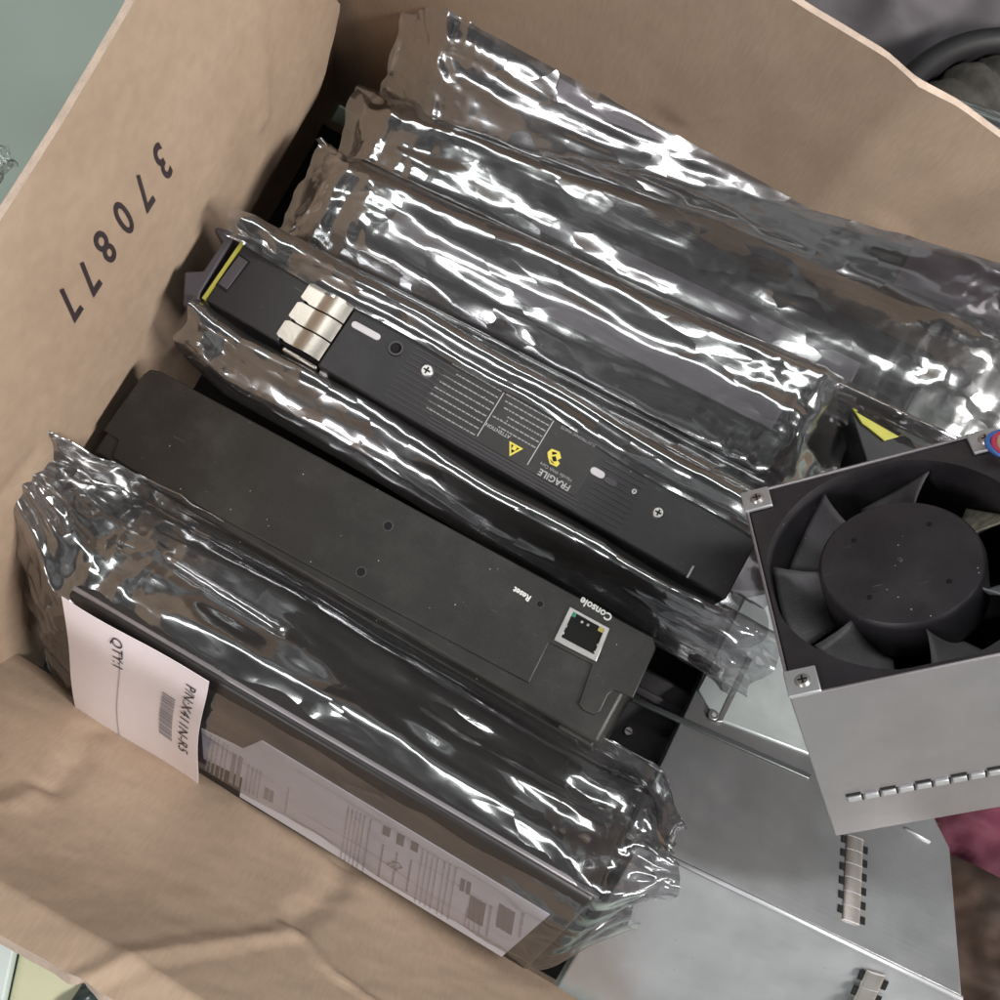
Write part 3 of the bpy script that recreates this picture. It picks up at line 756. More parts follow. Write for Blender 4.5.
FB = Frame((366, 176), -0.052, (895, 435), -0.012, (400, 100), -0.046)
def xb(t):
    L, W = FB.L, FB.W
    MB().box(L*0.30, L*0.90, W*0.30, W*0.55, -0.001, 0.0010).build('silver_strip', MAT['silver'], t, bevel=0.0005)
plain_module(FB, FB.W, 0.080, FB.L, 'bagged narrow black module with a metal rail, second from the far wall', xb)
bag('antistatic_bag', 'antistatic bag with grey and brown reflections, second from the far cardboard wall', FB, FB.W, 0.080, 0, FB.L, 0.034, 0.085, MAT['film2'], BAGS, seed=5.2, taper=0.75, fin=(math.pi/2+0.6, 0.010, 1.2), ty1=0.012, tz0=0.01, tz1=0.008)

FC = Frame((312, 244), -0.040, (765, 478), -0.010, (352, 160), -0.034)
def xc(t):
    L, W = FC.L, FC.W
    MB().box(L*0.12, L*0.97, W*0.45, W*0.72, -0.001, 0.0016).build('silver_strip', MAT['silver'], t, bevel=0.0007)
plain_module(FC, FC.W, 0.080, FC.L, 'bagged black module with a metal rail, beside the FRAGILE module', xc)
bag('antistatic_bag', 'shiny antistatic bag with long glare streaks, directly behind the FRAGILE module', FC, FC.W, 0.080, 0, FC.L, 0.028, 0.03, MAT['film'], BAGS, seed=9.4, taper=0.25, fin=(math.pi/2+0.85, 0.012, 2.2), tz0=0.010, tz1=0.0)

# latch with yellow edge poking out of a bag beside the fan
FL = Frame((838, 452), -0.012, (905, 462), -0.012, (850, 405), -0.012)
def latch():
    t = thing('module_latch', 'black and yellow pointed module latch sticking up beside the fan corner', 'latch', FL.M, (0.01, 0.005, -0.06))
    l2 = FL.loc2
    MB().prism([l2(*p) for p in ((851, 407), (912, 438), (930, 470), (868, 462))], -0.06, -0.001).build('body', MAT['black2'], t, bevel=0.0006)
    MB().prism([l2(*p) for p in ((852, 408), (905, 435), (884, 441), (868, 428), (862, 424))], -0.001, 0.0006).build('yellow_face', MAT['yellow'], t, bevel=0.0003)
    MB().prism([l2(*p) for p in ((855, 412), (858, 411.5), (901, 434), (897, 436))], 0.0004, 0.0009).build('black_line', MAT['hole'], t)
latch()

# ------------------------------------------------------------------ labelled module in its bag at the near wall
FD = Frame((72, 700), -0.104, (548, 985), -0.082, (34, 574), -0.026)
def label_module():
    L, W = FD.L, FD.W; l2 = FD.loc2
    t = thing('labelled_module', 'bagged dark module on its side with a lavender specification label', 'module', FD.M, (L/2, 0, -0.03), 'modules sealed in antistatic bags')
    MB().box(0, L*0.955, 0, W, -0.062, 0).build('body', plain('dark_grey_metal', (0.022, 0.020, 0.020), 0.4, var=0.1), t, bevel=0.002)
    MB().box(L*0.0, L*0.96, W-0.003, W+0.0008, -0.0048, -0.0025).build('silver_strip', MAT['silver'], t, bevel=0.0005)  # bright strip standing in for the highlight along the film edge
    # specification label
    q = [l2(*p) for p in ((202, 728), (243, 748), (262, 740), (550, 914), (502, 956), (240, 796), (243, 777), (204, 758))]
    lab = MB().prism(q, 0.0001, 0.0004).build('specification_label', MAT['spec'], t)
    def bars(pxs, mat, thick=0.0009, words=True):
        mb = MB()
        for (p, r) in pxs:
            A, B = V(l2(*p)), V(l2(*r)); D = B-A; n = D.length; D.normalize(); Nn = V((-D.y, D.x))*thick/2
            s = 0
            while s < n:
                w = random.uniform(0.0006, 0.0019) if words else n
                e = min(n, s+w)
                a, b, c, d = A+D*s-Nn, A+D*e-Nn, A+D*e+Nn, A+D*s+Nn
                mb.prism([tuple(a), tuple(b), tuple(c), tuple(d)], 0.0003, 0.00055); s = e+random.uniform(0.0005, 0.0012)
        mb.build('small_print', mat, lab)
    def cross(px, py, ln, down=(-0.42, 0.88)): return ((px, py), (px+down[0]*ln*0.35, py+down[1]*ln))
    bars([cross(x, 736+(x-215)*0.6, 40) for x in (212, 216, 220, 225, 229)], MAT['specink2'], 0.0007)
    bars([cross(x, 752+(x-235)*0.5, 34) for x in (236, 242)], MAT['specink2'], 0.0022, False)
    bars([cross(x, 764+(x-250)*0.55, 30) for x in (250, 254, 258, 262, 290)], MAT['specink2'], 0.0007)
    bars([cross(x, 788+(x-270)*0.55, 13) for x in (268, 273)], MAT['specink2'], 0.0022, False)
    for x in (350, 354, 358, 362, 366, 372): bars([cross(x, 806+(x-352)*0.6, 60)], MAT['specink2'], 0.0007)
    for x, ln in ((388, 10), (402, 12), (416, 10)): bars([cross(x, 826+(x-388)*0.55, ln)], MAT['specink'], 0.0035, False)
    for x in (384, 398, 412): bars([cross(x, 846+(x-388)*0.55, 36)], MAT['specink'], 0.0009)
    for x in (424, 429, 434, 439, 446, 451, 457): bars([cross(x, 848+(x-424)*0.55, 60)], MAT['specink2'], 0.0007)
    for x in (468, 472, 477, 482): bars([cross(x, 908+(x-470)*0.6, 20)], MAT['specink2'], 0.0007)
    bars([cross(x, 880+(x-468)*0.55, 14) for x in (464, 470)], MAT['specink'], 0.002, False)
    bars([cross(x, 893+(x-470)*0.62, 26) for x in (474, 479, 484)], MAT['specink'], 0.0028, False)
    bars([cross(x, 902+(x-500)*0.62, 26) for x in (503, 508, 513)], MAT['specink'], 0.0028, False)
    bars([cross(524, 912, 28), cross(492, 905, 34)], MAT['specink2'], 0.0013)
    text_mesh('printed_mark', 'CE', MAT['specink'], lab, *l2(396, 864), 0.0006, 0.0075, -1.9)
    return t
label_module()
bg = bag('antistatic_bag', 'crinkled antistatic bag with a white X411N-R5 sticker, at the near wall', FD, FD.W, 0.062, 0, FD.L*0.955, 0.050, 0.024, MAT['film2'], BAGS, mat2=MAT['filmlabel'], seed=3.3, gap=0.0022, widen1=0.5,
         fin=(-0.62, 0.024, 0.10), tz0=0.004, tz1=0.002, ty0=0.022, ty1=0.030, amp=0.0036, crump=0.0055, tailflat=0.3, widen=1.0)
def sticker():
    l2 = lambda *p: V(FD.loc(*p, 0.0066))
    c = [l2(62, 596), l2(207, 680), l2(194, 797), l2(77, 712)]
    def fn(u, v):
        p = lerp(lerp(c[0], c[1], u), lerp(c[3], c[2], u), v)
        return p + V((0.0012*math.sin(v*7+u*2), 0, 0.0006*math.sin(u*6+0.6)+0.0007*math.sin(v*8+u*3)))
    st = panel('white_sticker', lambda u, v: fn(u, 1-v), 40, 40, 0.0002, bg, [MAT['paper'], MAT['paper']])
    def onpt(u, v, dz=0.0004): return fn(u, v)+V((0, 0, dz))
    du = (fn(0.55, 0.5)-fn(0.45, 0.5)).normalized(); dv = (fn(0.5, 0.55)-fn(0.5, 0.45)).normalized()
    Lu, Lv = (c[1]-c[0]).length, (c[3]-c[0]).length
    def word(txt, u, v, size, sx=1.0):
        o = text_mesh('printed_word', txt, MAT['ink'], st, 0, 0, 0, size, thick=0, M=Matrix())
        bm = bmesh.new(); bm.from_mesh(o.data); bmesh.ops.triangulate(bm, faces=bm.faces[:])
        for vt in bm.verts: vt.co = onpt(u+vt.co.y/Lu, v+vt.co.x*sx/Lv, 0.0004)
        bm.to_mesh(o.data); bm.free()
    word('P/N:X411N-R5', 0.885, 0.38, 0.0074, 1.12)
    word('QTY:1', 0.37, 0.19, 0.0072, 1.3)
    def block(u0, u1, v0, v1, n, mat):
        mb = MB()
        for k in range(n):
            ua, ub = lerp(u0, u1, k/n), lerp(u0, u1, (k+random.uniform(0.45, 0.8))/n)
            a, b, cc, d = onpt(ua, v0, 0.00025), onpt(ub, v0, 0.00025), onpt(ub, v1, 0.00025), onpt(ua, v1, 0.00025)
            mb.add([a, b, cc, d], [(0, 3, 2, 1), (0, 1, 2, 3)])
        mb.build('barcode', mat, st)
    # bar code lines run across the strip
    mb = MB()
    v = 0.30
    while v < 0.62:
        w = random.choice((0.004, 0.006, 0.01))
        a, b, cc, d = onpt(0.70, v, 0.00025), onpt(0.80, v, 0.00025), onpt(0.80, v+w, 0.00025), onpt(0.70, v+w, 0.00025)
        mb.add([a, b, cc, d], [(0, 3, 2, 1)]); v += w+random.choice((0.004, 0.005, 0.007))
    mb.build('barcode', MAT['specink'], st)
    # faint fold line
    mb = MB()
    for k in range(20):
        a0, a1 = 0.16+k*0.04, 0.16+(k+1)*0.04
        mb.add([onpt(0.372+0.012*math.sin(a0*5), a0, .0002), onpt(0.378+0.012*math.sin(a0*5), a0, .0002), onpt(0.378+0.012*math.sin(a1*5), a1, .0002), onpt(0.372+0.012*math.sin(a1*5), a1, .0002)], [(0, 1, 2, 3)])
    mb.build('fold_line', MAT['greyprint'], st)
sticker()

_inv = FD.M.inverted()
_pts = [_inv @ P(lerp(165, 287, k/9), lerp(556, 632, k/9), lerp(-0.036, -0.034, k/9)) for k in range(10)]
MB().tube(_pts, [0.0016+0.0020*(k/9) for k in range(10)], 12).build('rolled_fold', MAT['film3'], bg, smooth=True)

# ------------------------------------------------------------------ fan unit
FF = Frame((790, 699), 0.085, (1003, 649), 0.085, (735, 497), 0.040)
FF.ex, FF.ey, FF.ez = V((0.69269, 0.61796, 0.37188)), V((-0.35642, 0.74156, -0.56837)), V((-0.62701, 0.26116, 0.73393))
FF.L = FF.W = 0.0974
FF.M = Matrix(((FF.ex.x, FF.ey.x, FF.ez.x, FF.O.x), (FF.ex.y, FF.ey.y, FF.ez.y, FF.O.y), (FF.ex.z, FF.ey.z, FF.ez.z, FF.O.z), (0, 0, 0, 1)))
def fan_unit():
    S = FF.W                     # square face
    w = S
    Wd = S
    D = 0.105
    t = thing('fan_unit', 'square silver metal case with a dusty black fan on top', 'fan unit', FF.M, (Wd/2, S/2, -D))
    # case: open top sheet metal shell
    th = 0.0012
    case = MB().ring([(0, 0), (Wd, 0), (Wd, S), (0, S)], [(th, th), (Wd-th, th), (Wd-th, S-th), (th, S-th)], -D, 0.0).box(th, Wd-th, th, S-th, -D, -D+0.0012).build('case', MAT['silver'], t, bevel=0.0005)
    # fan frame: square with round opening
    n = 72; R = 0.5*min(Wd, S)*0.985
    def sq(a):
        c, s = math.cos(a), math.sin(a); k = 1/max(abs(c), abs(s)); return (Wd/2+c*k*(Wd/2-th-0.0004), S/2+s*k*(S/2-th-0.0004))
    an = [2*math.pi*i/n+math.pi/4 for i in range(n)]
    outer = [sq(a) for a in an]; inner = [(Wd/2+R*0.985*math.cos(a), S/2+R*0.985*math.sin(a)) for a in an]; inner2 = [(Wd/2+R*0.955*math.cos(a), S/2+R*0.955*math.sin(a)) for a in an]
    inner = [(min(max(x, 0.0028), Wd-0.0028), min(max(y, 0.0028), S-0.0028)) for x, y in inner]
    vs = [(x, y, -0.001) for x, y in outer]+[(x, y, -0.001) for x, y in inner]+[(x, y, -0.010) for x, y in inner2]+[(x, y, -0.0455) for x, y in inner2]+[(x, y, -0.0455) for x, y in outer]
    fs = []
    for i in range(n):
        j = (i+1) % n
        for k in range(4): fs.append((i+k*n, j+k*n, j+(k+1)*n, i+(k+1)*n))
        fs.append((i+4*n, j+4*n, j, i))
    MB().add(vs, fs).build('fan_frame', MAT['fan'], t, smooth=True).data.set_sharp_from_angle(angle=math.radians(35))
    # black disc hides the lit case interior so blade gaps look shaded; struts
    MB().cyl(Wd/2, S/2, -0.045, -0.044, R*0.98, 40).build('dark_backing', MAT['hole'], t)
    for a in (0.5, 2.6, 4.7):
        MB().tube([(Wd/2+0.01*math.cos(a), S/2+0.01*math.sin(a), -0.027), (Wd/2+R*0.95*math.cos(a+0.3), S/2+R*0.95*math.sin(a+0.3), -0.027)], 0.0014).build('strut', MAT['fan'], t)
    # hub
    hr = R*0.60
    hub = MB()
    prof = [(hr, -0.022), (hr, -0.006), (hr*0.985, -0.004), (hr*0.95, -0.003), (hr*0.05, -0.0027), (0.0008, -0.0027)]
    m = 56; vs = []; fs = []
    for r, z in prof: vs += [(Wd/2+r*math.cos(2*math.pi*i/m), S/2+r*math.sin(2*math.pi*i/m), z) for i in range(m)]
    for k in range(len(prof)-1):
        for i in range(m): fs.append((k*m+i, k*m+(i+1) % m, (k+1)*m+(i+1) % m, (k+1)*m+i))
    fs.append(tuple(range((len(prof)-1)*m, len(prof)*m)))
    hb = hub.add(vs, fs).build('hub', MAT['fan'], t, smooth=True)
    hb.data.set_sharp_from_angle(angle=math.radians(40))
    for k in range(4):
        a = 0.75+k*math.pi/2
        MB().cyl(Wd/2+hr*0.66*math.cos(a), S/2+hr*0.66*math.sin(a), -0.003, -0.0026, 0.0009, 14).build('balance_hole', MAT['hole'], hb)
    MB().cyl(Wd/2, S/2, -0.003, -0.0021, 0.0012, 16, 0.0009).build('centre_pip', MAT['plum'], hb)
    # blades
    nb = 7
    for k in range(nb):
        a0 = 2*math.pi*k/nb+0.25
        vs, fs = [], []; nr, na = 10, 10
        for i in range(nr+1):
            r = lerp(hr*0.98, R*0.94, i/nr)
            for j in range(na+1):
                s = j/na
                a = a0 + lerp(0.0, lerp(0.46, 0.62, i/nr), s)-0.07*(i/nr)**1.3
                z = lerp(-0.006, -0.024, s)-0.003*math.sin(s*math.pi) + 0.0015*(i/nr)
                vs.append((Wd/2+r*math.cos(a), S/2+r*math.sin(a), z))
        nn = len(vs); vs += [(x, y, z-0.0012) for x, y, z in vs]
        idx = lambda i, j: i*(na+1)+j
        for i in range(nr):
            for j in range(na):
                q = (idx(i, j), idx(i+1, j), idx(i+1, j+1), idx(i, j+1)); fs += [q, tuple(x+nn for x in q[::-1])]
        for i in range(nr): fs += [(idx(i, 0), idx(i, 0)+nn, idx(i+1, 0)+nn, idx(i+1, 0)), (idx(i, na), idx(i+1, na), idx(i+1, na)+nn, idx(i, na)+nn)]
        for j in range(na): fs += [(idx(nr, j), idx(nr, j)+nn, idx(nr, j+1)+nn, idx(nr, j+1))]
        am = (a0+0.36) % (2*math.pi); bm_ = 'blade'
        for key, px in (('bladedust', (985, 515)), ('bladelight', (990, 606))):
            x, y = FF.loc2(*px, -0.012); da = (math.atan2(y-S/2, x-Wd/2)-am+math.pi) % (2*math.pi)-math.pi
            if abs(da) < math.pi/nb: bm_ = key
        MB().add(vs, fs).build('blade', MAT[bm_], t, smooth=True)
    # corner tabs with screws
    for (x, y, s) in ((0.0055, 0.0055, 1), (0.0055, S-0.0055, 1), (Wd-0.0055, S-0.0055, 1), (Wd-0.0055, 0.0055, 1)):
        h = 0.0052
        tb = MB().box(x-h-0.0006, x+h, y-h if y < S/2 else y-h, y+h, -0.0006, 0.0009).build('corner_tab', MAT['zinc2'], t, bevel=0.0004)
        r = 0.0029
        sc = MB().cyl(x, y, 0.0008, 0.0019, r, 24, r*0.7).build('screw', MAT['chrome'], tb, bevel=0.0002)
        MB().box(x-r*0.55, x+r*0.55, y-r*0.11, y+r*0.11, 0.0017, 0.00195).box(x-r*0.11, x+r*0.11, y-r*0.55, y+r*0.55, 0.0017, 0.00198).build('screw_slot', MAT['hole'], sc)
    # hinge like row of punched tabs along the front side
    for k in range(14):
        x = Wd*0.09 + k*Wd*0.066
        zz = -D*0.72
        tb = MB().box(x, x+Wd*0.052, -0.0011, 0.0004, zz-0.0016, zz+0.0016).build('punched_tab', MAT['zinc2'], t, bevel=0.0004)
        if k % 2 == 0: MB().box(x-0.0004, x+Wd*0.054, -0.0003, 0.0005, zz+0.0016, zz+0.0032).build('slit', MAT['hole'], tb)
        MB().box(x+Wd*0.054, x+Wd*0.060, -0.0004, 0.0005, zz-0.0028, zz+0.0014).build('slit', MAT['hole'], tb)
    # cable
    p = FF.loc(991, 452)
    for m_, off, r in (('wblue', 0, 0.0012), ('wred', 0.0022, 0.0011), ('wtan', 0.0044, 0.0013)):
        pts = []
        for k in range(14):
            a = k/13*math.pi*1.1
            pts.append((p.x+0.006-0.007*math.sin(a)+off*0.8, p.y-0.001+0.0065*math.cos(a)-off*0.6, 0.003+off*0.3+0.002*math.sin(a)))
        MB().tube(pts, r, 10).build('wire', MAT[m_], t, smooth=True)
    return t
fan_unit()

def lower_module():
    fr = Frame((470, 735), -0.085, (700, 860), -0.085, (540, 610), -0.085)
    t = thing('network_module', 'black module lying deeper, mostly hidden below the Console module, with one screw showing', 'module', fr.M, (fr.L/2, fr.W/2, -0.06))
    MB().box(0, fr.L, 0, fr.W, -0.06, 0).build('body', MAT['black2'], t, bevel=0.0015)
    MB().box(fr.L*0.3, fr.L*0.99, fr.W*0.80, fr.W*0.86, -0.001, 0.003).build('ridge', MAT['plum'], t, bevel=0.0005)
    x, y = fr.loc2(628, 731)
    sc = MB().cyl(x, y, 0, 0.0014, 0.0028, 20, 0.002).build('screw', MAT['chrome'], t, bevel=0.0002)
    MB().box(x-0.0015, x+0.0015, y-0.0003, y+0.0003, 0.0012, 0.00148).build('screw_slot', MAT['hole'], sc)
lower_module()

# ------------------------------------------------------------------ galvanised chassis under the fan
E0, E1 = P(560, 802, 0.004), P(962, 997, 0.004)
FT = Frame((560, 802), -0.042, (962, 997), -0.030, (700, 660), -0.085)
def chassis():
    t = thing('metal_chassis', 'tilted galvanised metal chassis with punched hinge strips, lying under the fan unit', 'chassis', FT.M, (FT.L/2, 0, -0.12))
    l2 = FT.loc2
    top = [l2(*p) for p in ((628, 835), (962, 997), (950, 848), (905, 760), (800, 590), (735, 590), (700, 680))]
    MB().prism(top, -0.010, 0).build('top_panel', MAT['zinc'], t, bevel=0.0006)
    # front sheet: drops away from the bright folded edge
    a0, a1 = V(FT.loc(560, 802)), V((FT.L, 0, 0))
    ez_w = V((0, 0, 1))
    # a direction, in frame space, that faces the viewer: lower and towards -y
    def fr(px, py, z): 
        q = P(px, py, z)-FT.O; return V((q.dot(FT.ex), q.dot(FT.ey), q.dot(FT.ez)))
    b0, b1 = fr(545, 1010, -0.115), fr(985, 1215, -0.115)
    ed0, ed1 = V((l2(640, 842)[0], -0.0008, -0.0006)), V((FT.L, -0.0008, -0.0006))
    vs = [ed0, ed1, b1, b0]; n = (ed1-ed0).cross(b0-ed0).normalized()
    if n.y > 0: n = -n
    vs2 = [v-n*0.012 for v in vs]
    fpn = MB().add(vs+vs2, [(0, 1, 2, 3), (7, 6, 5, 4), (0, 4, 5, 1), (1, 5, 6, 2), (2, 6, 7, 3), (3, 7, 4, 0)]).build('front_panel', MAT['zinc2'], t, bevel=0.0008)
    bm = bmesh.new(); bm.from_mesh(fpn.data); bmesh.ops.recalc_face_normals(bm, faces=bm.faces); bm.to_mesh(fpn.data); bm.free()
    # folded bright edge
    MB().tube([V((l2(640, 842)[0], -0.0006, -0.0008)), V((FT.L+0.0003, -0.0006, -0.0008))], 0.0014, 10).build('folded_edge', MAT['zinc2'], t, smooth=True)
    # raised lid and lip
    lid = MB().prism([l2(*p, 0.001) for p in ((698, 690), (745, 598), (780, 590), (812, 755), (715, 718))], -0.001, 0.0012).build('lid', plain('pale_zinc_lid', (0.62, 0.68, 0.68), 0.35, 0.5, var=0.08), t, bevel=0.0005)
    MB().prism([l2(*p, 0.001) for p in ((716, 722), (722, 722), (752, 660), (747, 656))], 0.001, 0.0016).build('seam', MAT['zinc'], lid, bevel=0.0002)
    x, y = l2(713, 715, 0.001)
    s = MB().cyl(x, y, 0.001, 0.0018, 0.0030, 24, 0.0026).build('rivet', MAT['zinc'], lid, bevel=0.0002)
    MB().cyl(x, y, 0.0017, 0.0021, 0.0013, 16, 0.001).build('rivet_centre', MAT['greyprint'], s)
    MB().prism([l2(*p, 0.004) for p in ((634, 692), (815, 772), (812, 777), (633, 698))], -0.0005, 0.0012).build('lip', plain('dull_steel', (0.10, 0.11, 0.11), 0.35, 0.4), t, bevel=0.0006)
    # punched hinge strips
    def strip(A, B, r, frame_pt, nrm, n, up):
        A, B = V(A), V(B); D = (B-A); Ln = D.length; D.normalize(); side = nrm.cross(D).normalized()
        vs, fs = [], []; K = 10
        for i in (0, 1):
            for k in range(K+1):
                a = math.pi*k/K
                vs.append((A if i == 0 else B) + side*r*math.cos(a) + nrm*r*0.26*math.sin(a))
        for k in range(K): fs.append((k, k+1, K+2+k, K+1+k))
        fs += [tuple(range(K+1))[::-1], tuple(range(K+1, 2*K+2))]
        st = MB().add(vs, fs).build('hinge_strip', MAT['hinge'], t, smooth=True)
        st.data.set_sharp_from_angle(angle=math.radians(50))
        for i in range(n):
            c = A+D*Ln*(i+0.5)/n
            # knuckle gaps
            g0, g1 = c+D*Ln/n*0.5-D*0.0002, c+D*Ln/n*0.5+D*0.0002
            vs = []
            for gpt in (g0, g1):
                for k in range(K+1):
                    a = math.pi*k/K; vs.append(gpt + side*r*1.01*math.cos(a)+nrm*(r*0.265*math.sin(a)+0.00004))
            MB().add(vs, [(k, k+1, K+2+k, K+1+k) for k in range(K)]).build('knuckle_gap', MAT['greyprint'], st)
            for sg in (-1, 1):
                cc = c+side*sg*(r+0.0011)+D*(0.0009*sg)
                h = Ln/n*0.26
                q = [cc-D*h-side*0.0011, cc+D*h-side*0.0011, cc+D*h+side*0.0011, cc-D*h+side*0.0011]
                MB().add([v+nrm*0.0003 for v in q]+[v-nrm*0.0005 for v in q], [(0, 1, 2, 3), (0, 4, 5, 1), (1, 5, 6, 2), (2, 6, 7, 3), (3, 7, 4, 0)]).build('slot', MAT['hole'], st)
    zh = V((0, 0, 1))
    A = V(FT.loc(851, 922, 0.0002)); B = V(FT.loc(855, 838, 0.0002))
    strip(A, B, 0.0042, None, zh, 6, None)
    # on the front panel
    def onfront(px, py):
        d = ray(px, py); dl = V((d.dot(FT.ex), d.dot(FT.ey), d.dot(FT.ez))); cl = CAM-FT.O; cl = V((cl.dot(FT.ex), cl.dot(FT.ey), cl.dot(FT.ez)))
        k = (ed0-cl).dot(n)/dl.dot(n); return cl+dl*k
    sg = n if n.dot(V((0, 0, 1))) > 0 else -n
    A = onfront(876, 972)+sg*0.0003; B = onfront(838, 1060)+sg*0.0003
    strip(B, A, 0.0042, None, sg, 6, None)
    # small slit near the right corner
    A, B = V(FT.loc(905, 828, 0.0004)), V(FT.loc(930, 842, 0.0004))
    MB().tube([A, B], 0.0007, 8).build('wire_clip', MAT['zinc2'], t, smooth=True)
chassis()

# ------------------------------------------------------------------ surroundings
def grid(name, fn, nu, nv, mat, smooth=True):
    vs = [fn(i/nu, j/nv) for i in range(nu+1) for j in range(nv+1)]
    fs = [(i*(nv+1)+j, (i+1)*(nv+1)+j, (i+1)*(nv+1)+j+1, i*(nv+1)+j+1) for i in range(nu) for j in range(nv)]
    me = bpy.data.meshes.new(name); me.from_pydata([tuple(v) for v in vs], [], fs); me.materials.append(mat)
    for p in me.polygons: p.use_smooth = smooth
    o = bpy.data.objects.new(name, me); COL.objects.link(o); return o

fl = MB().box(-2.5, 2.5, -2.5, 2.5, FLOOR-0.02, FLOOR-0.001).build('floor', MAT['floor']); fl['kind'] = 'structure'

# crumpled clear polythene against the numbered wall, outside
pc = P(5, 175, -0.06)
pa, pb = P(-52, 318, 0.062), P(36, 168, 0.062)
o = grid('polythene_wrap', lambda u, v: lerp(pa, pb, v) + V((-0.008-0.035*(1-u), 0, -0.05*(1-u)**1.5)) + V((0.006*fbm((u*4, v*6, 2), 1.5), 0.006*fbm((u*5, v*6, 8), 1.5), 0.010*(0.5-abs(noise.noise(V((u*6, v*8, 4))))))), 70, 70, MAT['poly'])
tag(o, 'crumpled clear polythene wrap lying against the outside of the stamped wall', 'plastic wrap')

# board and sheet in front of the near wall
zf = FLOOR
a = [P(*p, zf) for p in ((-60, 900), (30, 905), (8, 1010), (-80, 1010))]
bd = MB().prism([(p.x, p.y) for p in a], zf+0.0005, zf+0.012).build('floor_board', MAT['pale'], bevel=0.001); tag(bd, 'pale grey green board edge on the floor outside the near wall', 'board')
a = [P(*p, zf) for p in ((36, 890), (120, 930), (96, 1040), (8, 1020))]
sh = MB().prism([(p.x, p.y) for p in a], zf+0.0005, zf+0.006).build('yellow_sheet', MAT['sheet'], bevel=0.001); tag(sh, 'pale yellow green sheet on the floor beside the grey board', 'sheet')
a0 = P(98, 960, zf); a1 = P(190, 1020, zf)
o = grid('dark_plastic_wrap', lambda u, v: V((lerp(a0.x, a1.x, u), lerp(a1.y-0.03, a0.y+0.03, v), zf+0.008+0.012*abs(noise.noise(V((u*5, v*3, 2))))+0.01*math.sin(u*math.pi))), 40, 40, MAT['darkglass'])
tag(o, 'dark green crumpled plastic on the floor beside the yellow sheet', 'plastic wrap')

# tarp and tyre beyond the far wall
tb = P(930, 40, -0.10)
o = grid('grey_tarp', lambda u, v: V((lerp(0.0, 0.42, u), lerp(nr1.y+0.012, nr1.y+0.34, v), -0.115+0.030*fbm((u*3, v*3, 5), 1.0)+0.016*math.sin(v*9+u*5)+0.02*v)), 90, 70, MAT['tarp'])
tag(o, 'grey violet tarp heaped behind the far cardboard wall', 'tarp')
def tyre():
    c = P(1012, 178, -0.10); R0 = 0.074
    c.y = max(c.y, nr1.y+R0+0.016)
    t = thing('rubber_tyre', 'worn brown grey rubber tyre with a black rim lying behind the far wall', 'tyre', Matrix.Translation(c), (0, 0, -0.025))
    n, m = 96, 28; vs, fs = [], []
    for i in range(n):
        a = 2*math.pi*i/n
        for j in range(m):
            b = 2*math.pi*j/m; r, h = 0.026, 0.022
            gr = 0.0055*max(0, math.sin(a*19+math.sin(b)*1.6)) if math.sin(b) > -0.2 else 0
            rr = R0-0.027+ (r-gr)*math.cos(b); z = (h-gr)*math.sin(b)
            vs.append((rr*math.cos(a), rr*math.sin(a), z))
    for i in range(n):
        for j in range(m): fs.append((i*m+j, ((i+1) % n)*m+j, ((i+1) % n)*m+(j+1) % m, i*m+(j+1) % m))
    MB().add(vs, fs).build('tread', MAT['tyre'], t, smooth=True)
    vs, fs = [], []
    for i in range(n):
        a = 2*math.pi*i/n
        for j in range(12):
            b = 2*math.pi*j/12; vs.append(((R0+0.006+0.008*math.cos(b))*math.cos(a), (R0+0.006+0.008*math.cos(b))*math.sin(a), 0.004+0.013*math.sin(b)))
    for i in range(n):
        for j in range(12): fs.append((i*12+j, ((i+1) % n)*12+j, ((i+1) % n)*12+(j+1) % 12, i*12+(j+1) % 12))
    MB().add(vs, fs).build('rim', MAT['rubber'], t, smooth=True)
tyre()

# cloths at the right edge, under the chassis corner
r0 = P(1026, 846, -0.075)
o = grid('red_cloth', lambda u, v: V((lerp(r0.x-0.06, r0.x+0.10, u), lerp(r0.y-0.02, r0.y+0.12, v), -0.100+0.022*math.sin(u*3.0)+0.014*fbm((u*3, v*3, 5), 1.3)+0.012*math.sin(v*11+u*4))), 60, 60, MAT['red'])
tag(o, 'wine red cloth bundled beside the chassis corner', 'cloth')
r1 = P(1000, 960, -0.07)
o = grid('brown_cloth', lambda u, v: V((lerp(r1.x-0.07, r1.x+0.09, u), lerp(r1.y-0.06, r1.y+0.045, v), -0.090+0.012*fbm((u*4, v*3, 1), 1.3)+0.008*math.sin(v*8-u*5))), 50, 50, MAT['brown'])
tag(o, 'dark brown cloth below the wine red cloth', 'cloth')

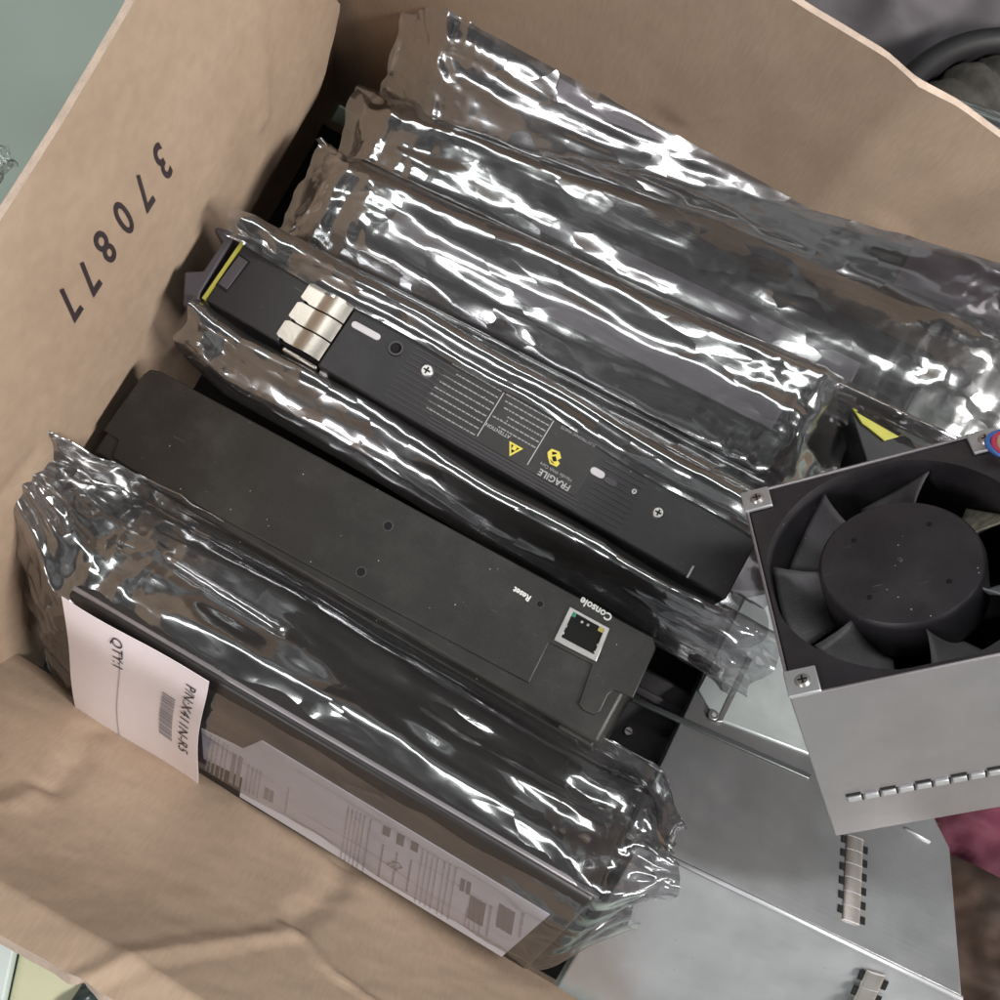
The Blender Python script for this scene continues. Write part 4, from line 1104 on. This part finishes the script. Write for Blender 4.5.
# ------------------------------------------------------------------ light
w = bpy.data.worlds.new('World'); scene.world = w; w.use_nodes = True
bgn = w.node_tree.nodes['Background']
_tc = N(w.node_tree, 'ShaderNodeTexCoord'); _nz = N(w.node_tree, 'ShaderNodeTexNoise', Scale=2.6, Detail=3.0, Roughness=0.55, Distortion=0.4)
w.node_tree.links.new(_tc.outputs['Generated'], _nz.inputs['Vector'])
_rp = ramp(w.node_tree, [(0.36, (0.035, 0.035, 0.04, 1)), (0.52, (0.20, 0.205, 0.21, 1)), (0.66, (0.62, 0.64, 0.64, 1)), (0.78, (0.95, 0.97, 0.96, 1))])  # made-up bright and dark patches, unseen, for the film to reflect
w.node_tree.links.new(_nz.outputs['Fac'], _rp.inputs['Fac']); w.node_tree.links.new(_rp.outputs['Color'], bgn.inputs['Color'])
bgn.inputs['Strength'].default_value = 0.85
def lamp(name, loc, target, sx, sy, power, col=(1, 1, 1)):
    l = bpy.data.lights.new(name, 'AREA'); l.shape = 'RECTANGLE'; l.size, l.size_y, l.energy, l.color = sx, sy, power, col
    o = bpy.data.objects.new(name, l); COL.objects.link(o); o.location = loc
    o.rotation_euler = (V(target)-V(loc)).to_track_quat('-Z', 'Y').to_euler()
    return o
lamp('strip_lamp', (1.02, -0.02, 0.90), (0, 0, 0), 0.60, 0.22, 27, (1.0, 0.97, 0.93))
lamp('strip_lamp', (-0.2, 0.75, 1.5), (0, 0, 0), 1.6, 0.18, 12, (0.97, 1.0, 0.98))
lamp('strip_lamp', (-0.80, -1.60, 1.35), (0, 0, 0), 1.0, 0.26, 15, (1.0, 0.98, 0.98))  # added on the viewer's side for glare on the far bag

scene.view_settings.view_transform = 'Standard'; scene.view_settings.look = 'None'
scene.view_settings.exposure = -0.08; scene.view_settings.gamma = 1; scene.view_settings.use_curve_mapping = False
scene.render.engine = 'CYCLES'
cy = scene.cycles
cy.max_bounces = 7; cy.transparent_max_bounces = 14; cy.glossy_bounces = 4; cy.diffuse_bounces = 3
cy.caustics_reflective = False; cy.caustics_refractive = False; cy.sample_clamp_indirect = 6
cy.use_denoising = True; cy.use_adaptive_sampling = True; cy.adaptive_threshold = 0.03
for o in scene.objects:
    if '_b' in o.keys(): del o['_b']
print('F1 %.3f %.3f F2 %.3f %.3f FA %.3f %.3f FB %.3f %.3f FC %.3f %.3f FD %.3f %.3f FF %.3f %.3f' % (F1.L, F1.W, F2.L, F2.W, FA.L, FA.W, FB.L, FB.W, FC.L, FC.W, FD.L, FD.W, FF.L, FF.W))
